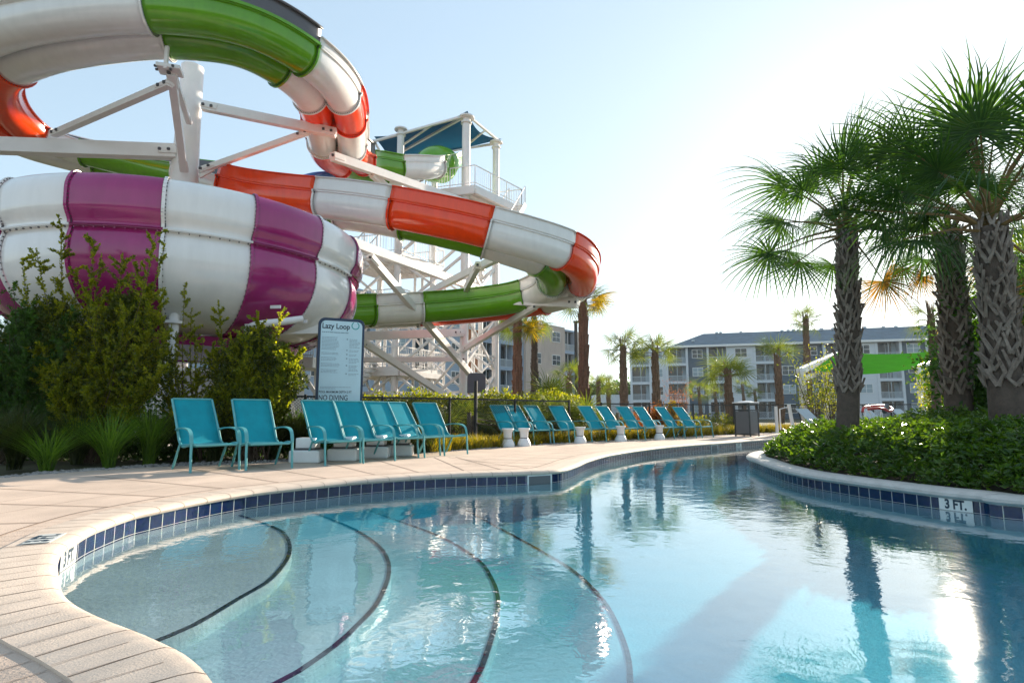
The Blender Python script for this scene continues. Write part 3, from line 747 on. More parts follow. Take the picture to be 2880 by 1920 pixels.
arm(mast, (150, 378, 18.1), (478, 235, 15.6), .2)
arm(mast, (482, 205, 15.45), (518, 480, 18.9), .22)
arm(mast, (488, 210, 15.5), (532, 345, 18.9), .16)
arm(mast, (570, 298, 19.4), (945, 375, 20.2), .24, h=.34)
arm(mast, (562, 480, 19.4), (870, 370, 20.2), .2)
arm(mast, (560, 497, 19.4), (600, 475, 19.6), .14, end=False)
q = P(478, 197, 15.4)
MB().box(q, (.62, .5, .12), .3).box(q + Vector((0, -.2, .25)), (.1, .1, .7)).build('saddle_plate', M_steel, mast, bevel=.02)
bo = MB()
for dx, dz in ((-.25, -.05), (.25, -.05), (-.2, -.16), (.2, -.16)): bo.box(q + Vector((dx, -.28, dz)), (.07, .07, .07))
merge(bpy.data.objects['saddle_plate'], bo, M_bolt)
# ---------------------------------------------------------------- slide tower
tw = thing('slide_tower', 'tall white steel stair tower with railings and stair flights behind the slides', 'tower', (-3.7, 32, 0))
A2, A1, A3 = Vector((-2.55, 30, 0)), Vector((-6.44, 31.2, 0)), Vector((-.98, 33, 0)); A4 = A1 + A3 - A2
e1 = (A1 - A2); e3 = (A3 - A2); B1_, B2_ = A1 + e1 * .9, A4 + e1 * .9
Z = Vector((0, 0, 1))
for p, zt, r in ((A2, P(1312, 332, 30).z, .23), (A1, P(1128, 366, 31.2).z, .2), (A3, P(1395, 402, 33).z, .2), (A4, 16.3, .18), (B1_, 9.9, .18), (B2_, 9.9, .18), (A2 + e1 * .5 + e3 * 1.6, 9.9, .15), (A2 + e1 * .62 + e3 * 1.6, 9.9, .12)):
    MB().tube([p, p + Z * zt], r, 16).tube([p + Z * (zt - .02), p + Z * (zt + .06)], r * 1.9, 16).tube([p + Z * (zt - .35), p + Z * (zt - .28)], r * 1.35, 16).build('post', M_steel, tw, smooth=40)
def rail(parent, a, b, z0, z1=None, nbal=None, name='railing', h=1.1):
    z1 = z0 if z1 is None else z1; a = Vector((a.x, a.y, z0)); b = Vector((b.x, b.y, z1)); L = (b - a).length
    n = nbal or max(3, int(L / .16)); mb = MB()
    mb.beam(a + Z * h, b + Z * h, .05); mb.beam(a + Z * .12, b + Z * .12, .035)
    for k in range(n + 1):
        p = a.lerp(b, k / n); w_ = .055 if k % 9 == 0 else .018; mb.beam(p, p + Z * h, w_)
    mb.build(name, M_white, parent)
for lv, z in enumerate((3.4, 6.6, 9.8, 13.15)):
    c = [A2 - e1 * .06 - e3 * .1, A1 + e1 * .06 - e3 * .1, A4 + e1 * .06 + e3 * .1, A3 - e1 * .06 + e3 * .1]
    if lv == 3: c[3] = c[3] - e1 * .3; c[0] = c[0] - e1 * .12
    if lv < 3: c = [A1 - e1 * .12 - e3 * .1, B1_ - e3 * .1, B2_ + e3 * .1, A4 - e1 * .12 + e3 * .1]
    MB().prism([(p.x, p.y) for p in c], z - .22, z).build('platform', M_steel, tw, bevel=.02)
    fr = MB()
    for i_ in range(4): fr.beam(c[i_] + Z * (z - .35), c[(i_ + 1) % 4] + Z * (z - .35), .18, .3)
    for k in range(1, 8): fr.beam(c[0].lerp(c[1], k / 8) + Z * (z - .3), c[3].lerp(c[2], k / 8) + Z * (z - .3), .08, .16)
    fr.build('floor_beams', M_steel, tw)
    for i_ in range(4): rail(tw, c[i_], c[(i_ + 1) % 4], z)
# stair flights on the far side
for lv, (z0, z1) in enumerate(((0, 3.4), (3.4, 6.6), (6.6, 9.8), (9.8, 13.1))):
    s0 = A2 - e1 * .35 + e3 * (.1 if lv % 2 else .95); s1 = A2 - e1 * .35 + e3 * (.95 if lv % 2 else .1)
    if lv < 3: s0, s1 = (A1 + e1 * .15 - e3 * .35, B1_ + e1 * .1 - e3 * .35) if lv % 2 else (B1_ + e1 * .1 - e3 * .35, A1 + e1 * .15 - e3 * .35)
    st = MB(); wv = (e1.normalized() if lv == 3 else e3.normalized()) * .5
    for s_ in (-1, 1): st.beam(s0 + wv * s_ + Z * z0, s1 + wv * s_ + Z * z1, .06, .28)
    for k in range(15):
        p = s0.lerp(s1, (k + .5) / 15) + Z * (z0 + (z1 - z0) * (k + .5) / 15); st.beam(p - wv, p + wv, .26, .04)
    st.build('stair_flight', M_steel, tw)
    for s_ in (-1, 1): rail(tw, s0 + wv * s_, s1 + wv * s_, z0, z1, name='stair_railing')
br = MB()
zl = [0, 3.2, 6.4, 9.6, 12.9]
for (a, b) in ((A2, A1), (A1, B1_), (A2, A3), (A3, A4)):
    for k in range(4 if a is not A1 else 3):
        m = MB(); z0, z1 = zl[k] + .1, zl[k + 1] - .15
        m.beam(a + Z * z0, b + Z * z1, .13); m.beam(b + Z * z0, a + Z * z1, .13)
        m.beam(a + Z * (z0 + z1) / 2 * 1.0, b + Z * (z0 + z1) / 2, .1) if k == 0 else None
        m.build('cross_brace', M_steel, tw)
# slim lattice under the landings
for (x0, ya) in ((1000, 31), (1084, 32.5), (1165, 33.5), (1186, 34), (1215, 33.5), (1250, 34.5)):
    b_ = Vector((X(x0, ya, 900), ya, 0)); MB().tube([b_, b_ + Z * (9.6 if x0 > 1100 else 6.4)], .085, 10).build('slim_post', M_steel, tw)
lat = [(1000, 31), (1045, 31.8), (1120, 31.2), (1205, 33.4), (1305, 30.1), (1395, 33)]
for (x0, ya), (x1, yb) in zip(lat, lat[1:]):
    for z0, z1 in ((.1, 2.0), (2.1, 4.1), (4.2, 6.3)):
        a_, b_ = Vector((X(x0, ya, 950), ya, 0)), Vector((X(x1, yb, 950), yb, 0))
        if x1 > 1310 and z0 > 3: continue
        MB().beam(a_ + Z * z0, b_ + Z * z1, .09).build('slim_brace', M_steel, tw); MB().beam(b_ + Z * z0, a_ + Z * z1, .09).build('slim_brace', M_steel, tw)
        MB().beam(a_ + Z * z1, b_ + Z * z1, .08, .12).build('slim_beam', M_steel, tw)
# free supports from the tower to the slide
for a, b, w_, h in (((935, 440, 21.5), (1315, 572, 29.8), .26, .36), ((962, 672, 20.2), (1350, 815, 29), .24, .36), ((1425, 712, 19.8), (1180, 835, 29), .22, .3),
                    ((1345, 745, 21), (1275, 880, 29), .2, .3), ((1040, 722, 21), (1330, 1060, 29.5), .24, .3), ((1195, 836, 27), (1625, 852, 22.8), .26, .4),
                    ((1505, 862, 23.8), (1300, 985, 29.8), .22, .26), ((1015, 958, 25), (1262, 1118, 29.5), .22, .3), ((1045, 490, 23.5), (1110, 545, 26), .2, .3),
                    ((860, 950, 24), (1300, 935, 29.8), .3, .4), ((900, 1012, 26), (1310, 1010, 29.8), .2, .25), ((700, 960, 22), (1010, 950, 26), .24, .3)):
    arm(tw, a, b, w_, 'support_arm', h=h)
for k in range(26):                                         # wall of cladding behind stair on the left
    pass
rl = MB(); c0, c1 = P(795, 1010, 17), P(880, 1010, 17); 
low = thing('ramp_landing', 'white stair landing with curved top railing left of the pool rules sign', 'landing', (c0.x, c0.y, 0))
rail(low, c0 - Vector((.2, 0, 0)), c1, c0.z, h=.85, nbal=16)
MB().box(((c0 + c1) / 2 - Z * .15), (1.4, 1.4, .3)).build('platform', M_steel, low); MB().beam(P(840, 1030, 17), P(890, 1110, 17), .1).build('brace', M_steel, low)
for dx in (-.5, .5): MB().beam(((c0 + c1) / 2 + Vector((dx, .3, -.2))), Vector((((c0 + c1) / 2).x + dx, c0.y + .3, 0)), .14).build('post', M_steel, low)
# canopy over tower
cn_ = thing('tower_canopy', 'dark teal cloth canopy on white frame above the slide tower', 'canopy', (A2.x, A2.y, 16.9))
qa, qb, qd, qc = P(1315, 312, 29.7), P(1412, 391, 33.5), P(1052, 384, 31.9), P(1085, 440, 36)
n = 12; vs = []
for i_ in range(n + 1):
    for j in range(n + 1):
        u, v = i_ / n, j / n
        p = qa * (1 - u) * (1 - v) + qb * u * (1 - v) + qd * (1 - u) * v + qc * u * v
        sag = .9 * (min(u, 1 - u) * min(v, 1 - v)) ** .5
        # scalloped edges drawn in toward the centre
        cc = (qa + qb + qc + qd) / 4; eu = (4 * u * (1 - u)) * (abs(2 * v - 1) ** 4) * .10 + (4 * v * (1 - v)) * (abs(2 * u - 1) ** 4) * .10
        p = p.lerp(cc, eu) + Z * (.9 * 4 * u * (1 - u) * v * (1 - v)) - Z * .35 * ((4 * u * (1 - u)) * (abs(2 * v - 1) ** 3) + (4 * v * (1 - v)) * (abs(2 * u - 1) ** 3)); vs.append(p)
MB().add(vs, [(i_ * (n + 1) + j, (i_ + 1) * (n + 1) + j, (i_ + 1) * (n + 1) + j + 1, i_ * (n + 1) + j + 1) for i_ in range(n) for j in range(n)]).build('cloth', M_canopy, cn_, smooth=60)
fr = MB(); dn = Z * -.25
for a, b in ((qa, qb), (qa, qd), (qd, qc), (qb, qc), (qa, qc)): fr.beam(a + dn, b + dn * 1.2, .12)
for a, b, t in ((qa, qd, .35), (qa, qd, .7), (qa, qb, .5)): fr.beam(a.lerp(b, t) + dn, (a + b) / 2 + (qc - qa) * .25 + dn * 3, .09)
fr.build('frame', M_steel, cn_)
# ---------------------------------------------------------------- loungers
def lounger():
    t = thing('pool_lounger', '', 'lounger', (0, 0, 0), 'turquoise loungers lined up along the pool deck')
    hw = .29
    prof = [(.46, .385), (.43, .405), (.3, .40), (.15, .375), (0, .355), (-.10, .36), (-.18, .39), (-.27, .45), (-.38, .60), (-.56, .83), (-.75, 1.06), (-.77, 1.09)]
    pr = [p for p in catmull([Vector((x, 0, z)) for x, z in prof], 3)]
    mb = MB(); vs = []
    for p in pr:
        for y in (-hw, -hw * .5, 0, hw * .5, hw): vs.append((p.x + .012 * (1 - (y / hw) ** 2), y, p.z - .012 * (1 - (y / hw) ** 2)))
    m5 = 5
    mb.add(vs, [(i_ * m5 + k, i_ * m5 + k + 1, (i_ + 1) * m5 + k + 1, (i_ + 1) * m5 + k) for i_ in range(len(pr) - 1) for k in range(4)])
    s = mb.build('sling', M_teal, t, smooth=60); md = s.modifiers.new('s', 'SOLIDIFY'); md.thickness = .008
    f = MB()
    for s_ in (-1, 1): f.tube([(p.x, s_ * (hw + .012), p.z) for p in pr], .019, 8)
    f.tube([(.465, -hw, .385), (.465, hw, .385)], .017, 8).tube([(-.77, -hw, 1.09), (-.77, hw, 1.09)], .017, 8).tube([(-.2, -hw, .38), (-.2, hw, .38)], .014, 6)
    f.build('frame', M_tealf, t, smooth=50)
    for s_ in (-1, 1):
        y = s_ * (hw + .05)
        a = catmull([Vector((-.39, s_ * (hw + .02), .60)), Vector((-.22, y, .625)), Vector((.05, y, .635)), Vector((.28, y, .615)), Vector((.40, y, .55)), Vector((.45, y, .42))], 4)
        arm_ = MB()
        n_ = len(a); vs = []
        for p in a: vs += [(p.x, p.y - .026, p.z + .008), (p.x, p.y + .026, p.z + .008), (p.x, p.y + .026, p.z - .012), (p.x, p.y - .026, p.z - .012)]
        fs = [(4 * i_ + k, 4 * i_ + (k + 1) % 4, 4 * i_ + 4 + (k + 1) % 4, 4 * i_ + 4 + k) for i_ in range(n_ - 1) for k in range(4)]
        arm_.add(vs, fs).build('armrest', M_tealf, t, smooth=40)
        MB().tube([(.45, y, .43), (.455, y, .25), (.49, y, .0)], [.019, .019, .019], 8).build('leg', M_tealf, t, smooth=50)
        MB().tube([(-.08, y, .38), (-.2, y, .22), (-.36, y, 0)], [.018, .018, .018], 8).build('leg', M_tealf, t, smooth=50)
    MB().tube([(-.08, -hw - .05, .38), (-.08, hw + .05, .38)], .014, 6).build('crossbar', M_tealf, t)
    return t
lg = lounger(); fam = family(lg)
g1 = [(574, 1319, 'nearest lounger, at the left end of the row'), (732, 1313, 'second lounger from the left end, beside a white block table'),
      (935, 1301, 'third lounger from the left, in front of the sign left post'), (1027, 1294, 'fourth lounger from the left, below the sign'),
      (1112, 1286, 'fifth lounger from the left, just right of the sign'), (1170, 1281, 'sixth lounger from the left'), (1242, 1275, 'seventh lounger, right end of the near group')]
g2 = [(1445, 1249, 'first lounger of the far group, behind a white pedestal table'), (1491, 1247, 'second lounger of the far group, behind a white pedestal table'),
      (1545, 1245, 'third lounger of the far group'), (1611, 1242, 'fourth lounger of the far group'), (1694, 1239, 'fifth lounger of the far group, right of a pedestal table'),
      (1744, 1237, 'sixth lounger of the far group'), (1801, 1235, 'seventh lounger of the far group, right of a pedestal table'), (1847, 1233, 'eighth lounger of the far group'),
      (1909, 1231, 'ninth lounger of the far group'), (1958, 1229, 'last lounger of the row, at the right end near the dustbin')]
for k, (px_, py_, lb) in enumerate(g1 + g2):
    q = G(px_, py_); lab = 'turquoise sling ' + lb
    rz = R(-40 + random.uniform(-5, 5) + (-6 if k < 7 else -10))
    if k == 0: lg.location = q; lg.rotation_euler = (0, 0, rz); lg['label'] = lab; WL[lg.name] = Vector(q)
    else: dup(lg, loc=q, rz=rz, label=lab, tree=fam)
# pedestal tables
pt = thing('pedestal_table', '', 'side table', (0, 0, 0), 'white pedestal tables between the loungers')
MB().lathe([(0, .47), (.155, .47), (.16, .45), (.145, .42), (.115, .38), (.105, .24), (.105, .225)], 24).build('top', M_table, pt, smooth=40)
MB().lathe([(.10, .225), (.10, .205)], 24).build('ring', M_bolt, pt)
MB().lathe([(.108, .205), (.13, .17), (.165, .10), (.18, .05), (.175, 0.0)], 24).build('base', M_table, pt, smooth=40)
fam = family(pt)
for k, (px_, py_, lb) in enumerate(((1428, 1256, 'front left of the far loungers'), (1474, 1254, 'second from the left at the far loungers'), (1632, 1246, 'between the fourth and fifth far loungers'), (1746, 1241, 'between the sixth and seventh far loungers'), (1855, 1236, 'between the eighth and ninth far loungers'))):
    q = G(px_, py_); lab = 'white pedestal side table with dark ring, ' + lb
    if k == 0: pt.location = q; pt['label'] = lab
    else: dup(pt, loc=q, label=lab, tree=fam)
# white block tables under near group
bt = thing('block_table', '', 'side table', (0, 0, 0), 'white block tables by the near loungers')
MB().prism([(-.27, -.2), (.27, -.2), (.24, .2), (-.24, .2)], 0, .22).build('base', M_table, bt, bevel=.03)
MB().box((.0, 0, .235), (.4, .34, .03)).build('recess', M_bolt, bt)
MB().box((0, 0, .34), (.34, .3, .18)).build('top', M_table, bt, bevel=.015)
fam = family(bt)
for k, (px_, py_, lb) in enumerate(((850, 1303, 'between the second and third lounger from the left'), (955, 1298, 'between the third and fourth lounger'), (1048, 1290, 'between the fourth and fifth lounger'), (1118, 1284, 'between the fifth and sixth lounger'))):
    q = G(px_, py_); lab = 'low white block side table ' + lb
    if k == 0: bt.location = q + Vector((0, .25, 0)); bt['label'] = lab
    else: dup(bt, loc=q + Vector((0, .3, 0)), label=lab, tree=fam)
# ---------------------------------------------------------------- pool rules sign
sg_ = P(955, 1100, 11.6); yaw = R(24)
sign = thing('rules_sign', 'tall navy framed pool rules sign with rounded corners standing behind the loungers', 'sign', (sg_.x, sg_.y, 0))
sign.rotation_euler = (0, 0, yaw)
def rrect(w_, z0, z1, r, n=6):
    pts = []
    for cx, cz, a0 in ((w_ / 2 - r, z1 - r, 0), (-w_ / 2 + r, z1 - r, 90)):
        pts += [(cx + r * math.cos(R(a0 + 90 * k / n)), cz + r * math.sin(R(a0 + 90 * k / n))) for k in range(n + 1)]
    return pts + [(-w_ / 2, z0), (w_ / 2, z0)]
def plate(poly, y0, y1):
    mb = MB(); mb.prism(poly, y0, y1); mb.v = [(x, -z, y) for x, y, z in mb.v]; return mb
SW, ST, SB = .92, 2.80, 1.04
plate(rrect(SW, SB - .06, ST, .13), -.09, .0).build('board', M_navy, sign, local=True, bevel=.006)
face = plate(rrect(SW - .10, SB + .02, ST - .06, .10), .0, .006).build('face', M_face, sign, local=True)
for s_ in (-1, 1): MB().box((s_ * (SW / 2 - .05), .05, .42), (.09, .09, .85)).build('post', M_navy, sign, local=True)
def sgtext(body, size, x, z, m, name='lettering', bold=0.0, sx=1.0, left=True):
    o = textobj(body, size, m, name, sign, .0008, bold); o.rotation_euler = (R(90), 0, 0); o.scale = (sx, 1, 1)
    xs = [v.co.x for v in o.data.vertices]; dx = -min(xs) * sx if left else 0
    o.location = (x + dx, -.0085, z); return o
xl = -SW / 2 + .075
sgtext('Lazy Loop', .155, xl, 2.625, M_ink, bold=.003, sx=.86)
tr = MB()
for k in range(22):
    a0, a1 = R(118 + 304 * k / 22), R(118 + 304 * (k + 1) / 22)
    ro, ri = .082, .062; cx, cz = .27, 2.66
    tr.add([(cx + r * math.cos(a), -.0075, cz + r * math.sin(a)) for r, a in ((ro, a0), (ro, a1), (ri, a1), (ri, a0))], [(0, 1, 2, 3)])
tr.build('ring_logo', M_ring, sign, local=True)
def line(x0, x1, z, h=.014, word=.06):
    x = x0; tl = MB()
    while x < x1 - .01:
        L = min(random.uniform(.02, word), x1 - x); tl.box((x + L / 2, -.0075, z), (L, .002, h)); x += L + .009
    tl.build('text_line', M_inkg, sign, local=True)
line(xl, xl + .52, 2.50, .020, .10)
z = 2.40
for n_ in (10, 2, 3, 3, 3):
    for k in range(n_): line(xl, xl + random.uniform(.27, .38), z, .009); z -= .028
    z -= .04
z = 2.37
for n_ in (7, 2, 2, 4, 5, 2):
    MB().box((.115, -.0075, z), (.026, .002, .026)).build('text_icon', M_inkg, sign, local=True)
    for k in range(n_): line(.16, .16 + random.uniform(.14, .22), z, .009); z -= .028
    z -= .03
for k in range(2): line(xl, xl + (.60 if k == 0 else .3), 1.385 - .03 * k, .010)
sgtext('POOL MAXIMUM DEPTH 3 FT', .066, xl - .015, 1.285, M_ink, bold=.0006, sx=.74)
sgtext('NO DIVING', .15, xl - .015, 1.165, M_ink, bold=.0012, sx=.73)
# ---------------------------------------------------------------- dustbin, hoist posts, green canopy
q = G(2102, 1226); bn = thing('dustbin', 'tall grey double litter bin with white top and dark frame on the far deck', 'dustbin', q)
bn.rotation_euler = (0, 0, R(38))
fr = MB()
W2 = .30
for sx in (-1, 1):
    for sy in (-1, 1): fr.box((sx * W2, sy * W2, .63), (.045, .045, 1.26))
for z in (.06, .98, 1.22):
    for s_ in (-1, 1): fr.box((0, s_ * W2, z), (2 * W2 - .045, .04, .05)); fr.box((s_ * W2, 0, z), (.04, 2 * W2 - .045, .05))
fr.build('frame', M_binf, bn, local=True)
for a in range(4):
    M3 = Matrix.Rotation(a * math.pi / 2, 3, 'Z'); MB().box(M3 @ Vector((0, -W2 + .0, .52)), (2 * W2 - .06, .02, .84), ax=M3).build('side_panel', M_bin, bn, local=True, bevel=.004)
MB().box((0, 0, .5), (.5, .5, .8)).build('liner', M_black, bn, local=True)
MB().prism([(-.36, -.36), (.36, -.36), (.36, .36), (-.36, .36)], 1.25, 1.29).build('lid', M_white, bn, local=True, bevel=.012)
MB().lathe([(.34, 1.285), (.2, 1.325), (0, 1.34)], 20).build('lid_dome', M_white, bn, local=True, smooth=60)
hp_ = G(2186, 1217); hst = thing('pool_lift', 'white posts of a pool lift joined by a thin rail at the far deck', 'pool lift', hp_)
ztp = P(2186, 1142, hp_.y).z
MB().tube([hp_, hp_ + Z * (ztp)], .07, 12).tube([hp_, hp_ + Z * .03], .22, 16).build('post', M_white, hst, smooth=40)
h2a, h2b = P(2234, 1222, hp_.y - .3), P(2219, 1140, hp_.y)
MB().tube([h2a, h2b, h2b + Z * .05], .075, 12).build('slanted_post', M_white, hst, smooth=40)
MB().tube([P(2193, 1150, hp_.y), h2b + Z * -.05], .02, 8).tube([P(2193, 1150, hp_.y), P(2196, 1208, hp_.y)], .03, 8).build('rail', M_white, hst)
cy = 27.0
gc = thing('green_canopy', 'bright green shade sail on a white post frame beyond the island', 'canopy', P(2258, 1100, cy))
pA, pB, pC, pD = P(2248, 1038, cy), P(2352, 992, cy + 5), P(2700, 985, cy + 5), P(2590, 1028, cy)
pC = P(2690, 988, cy + 4)
for (px_, Y_, zt) in ((2258, cy, pA.z), (2325, cy + 5, pB.z - .3), (2592, cy, pD.z), (2660, cy + 4, pC.z - .2)):
    xx = X(px_, Y_); MB().box((xx, Y_, zt / 2 - .05), (.26, .26, zt)).build('post', M_white, gc, bevel=.02)
MB().beam(pA - Z * .1, pB - Z * .1, .3, .28).build('beam', M_white, gc, bevel=.02); MB().beam(pD - Z * .1, pC - Z * .1, .3, .28).build('beam', M_white, gc, bevel=.02)
MB().beam(pA + Vector((.1, 0, -.45)), pA + Vector((1.2, 1.0, -.2)), .2).build('bracket', M_white, gc)
n = 10; vs = []
sa, sb_, sc_, sd_2 = pA.lerp(pD, .06) - Z * .05, pB + Z * .0, pC + Z * .05, pD.lerp(pA, .05) - Z * .05
sa = P(2285, 1040, cy + .3); sd_2 = P(2575, 1035, cy + .2); sb_ = P(2360, 988, cy + 4.8); sc_ = P(2685, 977, cy + 3.8)
for i_ in range(n + 1):
    for j in range(n + 1):
        u, v = i_ / n, j / n; p = sa.lerp(sd_2, u).lerp(sb_.lerp(sc_, u), v); vs.append(p - Z * (.25 * 4 * u * (1 - u)))
MB().add(vs, [(i_ * (n + 1) + j, (i_ + 1) * (n + 1) + j, (i_ + 1) * (n + 1) + j + 1, i_ * (n + 1) + j + 1) for i_ in range(n) for j in range(n)]).build('sail', M_gcanopy, gc, smooth=60)
# white chaises under it
def chaise(loc, label, rz=0.0):
    t = thing('shade_chaise', label, 'chaise', loc, 'grey chaises under the green sail'); t.rotation_euler = (0, 0, rz)
    MB().prism([(-.02, -.35), (.0, -.35), (.62, .62 - .97), (.60, .62 - .97)], 0, 1)
    a = [(-.45, .42), (-.95, 1.08)]
    m = MB(); m.add([(-.35, -.38, .42), (-.35, .38, .42), (-1.0, .38, 1.05), (-1.0, -.38, 1.05), (-.38, -.38, .40), (-.38, .38, .40), (-1.03, .38, 1.03), (-1.03, -.38, 1.03)],
                    [(0, 1, 2, 3), (7, 6, 5, 4), (0, 3, 7, 4), (1, 5, 6, 2), (3, 2, 6, 7), (0, 4, 5, 1)]); m.build('backrest', M_canvas, t, local=True)
    MB().box((.35, 0, .40), (1.4, .76, .03)).build('seat', M_canvas, t, local=True)
    f = MB()
    for s_ in (-1, 1): f.beam((-1.0, s_ * .4, .385), (1.05, s_ * .4, .385), .04); f.beam((-.75, s_ * .4, .4), (-.9, s_ * .36, .92), .03)
    f.build('frame', M_binf, t, local=True)
    for sx in (-.8, .9):
        for s_ in (-1, 1): MB().box((sx, s_ * .4, .19), (.04, .04, .38)).build('leg', M_binf, t, local=True)
    return t
for px_, Y_, lb in ((2320, 22, 'grey sling chaise with raised back, left of the island-tip palm trunk'), (2500, 22.5, 'pale chaise behind the red hoop, right of the island-tip palm trunk'), (2590, 23, 'pale chaise partly hidden by the island shrubs, near the canopy post'), (2650, 23.4, 'pale chaise at the right end under the sail')):
    chaise((X(px_, Y_), Y_, 0), lb, R(-60))
rh = thing('red_tube_frame', 'red curved tube on thin white legs beyond the island shrubs', 'play frame', P(2460, 1150, 20))
rr = catmull([P(2425, 1158, 20), P(2430, 1146, 20.1), P(2450, 1142, 20.4), P(2490, 1141, 20.4), P(2510, 1150, 20), P(2500, 1156, 19.6), P(2480, 1148, 19.6), P(2440, 1150, 19.7)], 6)
MB().tube(rr, .045, 8).build('tube', M_red, rh, smooth=50)
MB().tube([P(2495, 1141, 20), P(2488, 1156, 19.7)], .09, 8).build('band', M_black, rh)
for a, b in (((2432, 1156, 20), (2434, 1215, 20)), ((2440, 1152, 19.8), (2468, 1195, 19.8)), ((2480, 1156, 20), (2478, 1215, 20))): MB().tube([P(*a), P(*b)], .04, 8).build('leg', M_white, rh)
# ---------------------------------------------------------------- fences
def fence(pts, label, zt=1.25, mesh=True, posts=True, litm=None):
    pts = [Vector(p) for p in pts]; t = thing('chain_link_fence', label, 'fence', pts[0], 'chain link fences round the pool area')
    ms = MB(); rl = MB(); V = []
    for a, b in zip(pts, pts[1:]):
        rl.beam(a + Z * zt, b + Z * zt, .045); rl.beam(a + Z * .06, b + Z * .06, .02)
        L = (b - a).length; d = (b - a) / L; n_ = max(1, round(L / 2.4))
        for k in range(n_ + (b == pts[-1])):
            p = a.lerp(b, k / n_); MB().tube([p, p + Z * (zt + .05)], .035, 8).build('post', M_black, t)
        if mesh:
            s = .075; k = -int(zt / s)
            nrm = Vector((d.y, -d.x, 0))
            for sgn in (1, -1):
                m_ = int((L + zt) / s)
                for j in range(m_):
                    x0 = j * s - (zt if sgn == 1 else 0); x1 = x0 + sgn * zt if sgn == 1 else x0 - zt
                    za, zb = .06, zt
                    def cl(x0, x1):
                        t0, t1 = 0., 1.; dx = x1 - x0
                        for lo, hi in ((0, L),):
                            ta, tb = (lo - x0) / dx, (hi - x0) / dx
                            if ta > tb: ta, tb = tb, ta
                            t0, t1 = max(t0, ta), min(t1, tb)
                        return t0, t1
                    t0, t1 = cl(x0, x1)
                    if t1 <= t0: continue
                    pa = a + d * (x0 + (x1 - x0) * t0) + Z * (za + (zb - za) * t0); pb2 = a + d * (x0 + (x1 - x0) * t1) + Z * (za + (zb - za) * t1)
                    w_ = Vector((0, 0, 1)) * .005 + d * .0
                    w2 = (pb2 - pa).normalized().cross(nrm) * .0035
                    V += [pa - w2, pa + w2, pb2 + w2, pb2 - w2]
    rl.build('rail', M_black, t)
    if V:
        v = np.array([list(p) for p in V]) - np.array(pts[0]); o = quadmesh(v, 'wire_mesh', M_black, t)
    return t
fp = lambda px_, Y_: (X(px_, Y_), Y_, 0)
fence([fp(600, 12.6), fp(860, 13.4), fp(1265, 15.4), fp(1600, 18.6)], 'black chain link fence behind the near loungers and the rules sign')
fence([fp(1690, 23), fp(2060, 26.5), fp(2300, 26)], 'black chain link fence behind the dustbin')
fence([fp(2330, 25.6), fp(2680, 24.5), fp(2900, 24)], 'black chain link fence under the green sail')
# dark post + sign back + light pole
q = Vector(fp(1338, 15.8)); o = MB().tube([q, q + Z * 1.75], .05, 8).build('dark_post', M_black); tag(o, 'black post standing in the hedge right of the near loungers', 'post')
q = P(1340, 1075, 24); o = MB(); pl_ = rrect(.78, q.z - .45, q.z + .40, .2); o = plate(pl_, -.03, .0); o.v = [(x + q.x, y + q.y, z) for x, y, z in o.v]
sb2 = thing('sign_back', 'grey back of a rounded sign board in front of the terracotta wall', 'sign', (q.x, q.y, 0)); o.build('board', mat('sign_back_grey', (.11, .10, .13), .6), sb2)
MB().beam((q.x, q.y + .06, 0), (q.x, q.y + .06, q.z), .08).build('post', M_black, sb2)
q = Vector(fp(1622, 42)); zt = P(1626, 905, 42).z; lp = thing('light_pole', 'thin black lamp pole beside the yellow palm', 'lamp pole', q)
MB().tube([q, q + Z * zt], .13, 10).build('pole', M_black, lp); MB().box(q + Vector((.3, 0, zt)), (.9, .35, .12)).build('lamp_head', M_black, lp)
# rope fence
rf = thing('rope_fence', 'low wooden post and rope fence in the border behind the far loungers', 'fence', fp(1320, 15.9))
rp = [fp(1320, 16.2), fp(1333, 16.3), fp(1480, 17.6), fp(1600, 19.4), fp(1705, 21.5), fp(1735, 22)]
for p in rp: p = Vector(p); MB().tube([p, p + Z * random.uniform(.78, .9)], [.07, .06], 8).build('post', M_wood, rf)
ro = MB()
for a, b in zip(rp, rp[1:]):
    a, b = Vector(a), Vector(b)
    for h in (.72, .6): ro.tube([a.lerp(b, k / 8) + Z * (h - .09 * 4 * (k / 8) * (1 - k / 8)) for k in range(9)], .022, 6)
ro.build('rope', M_rope, rf)
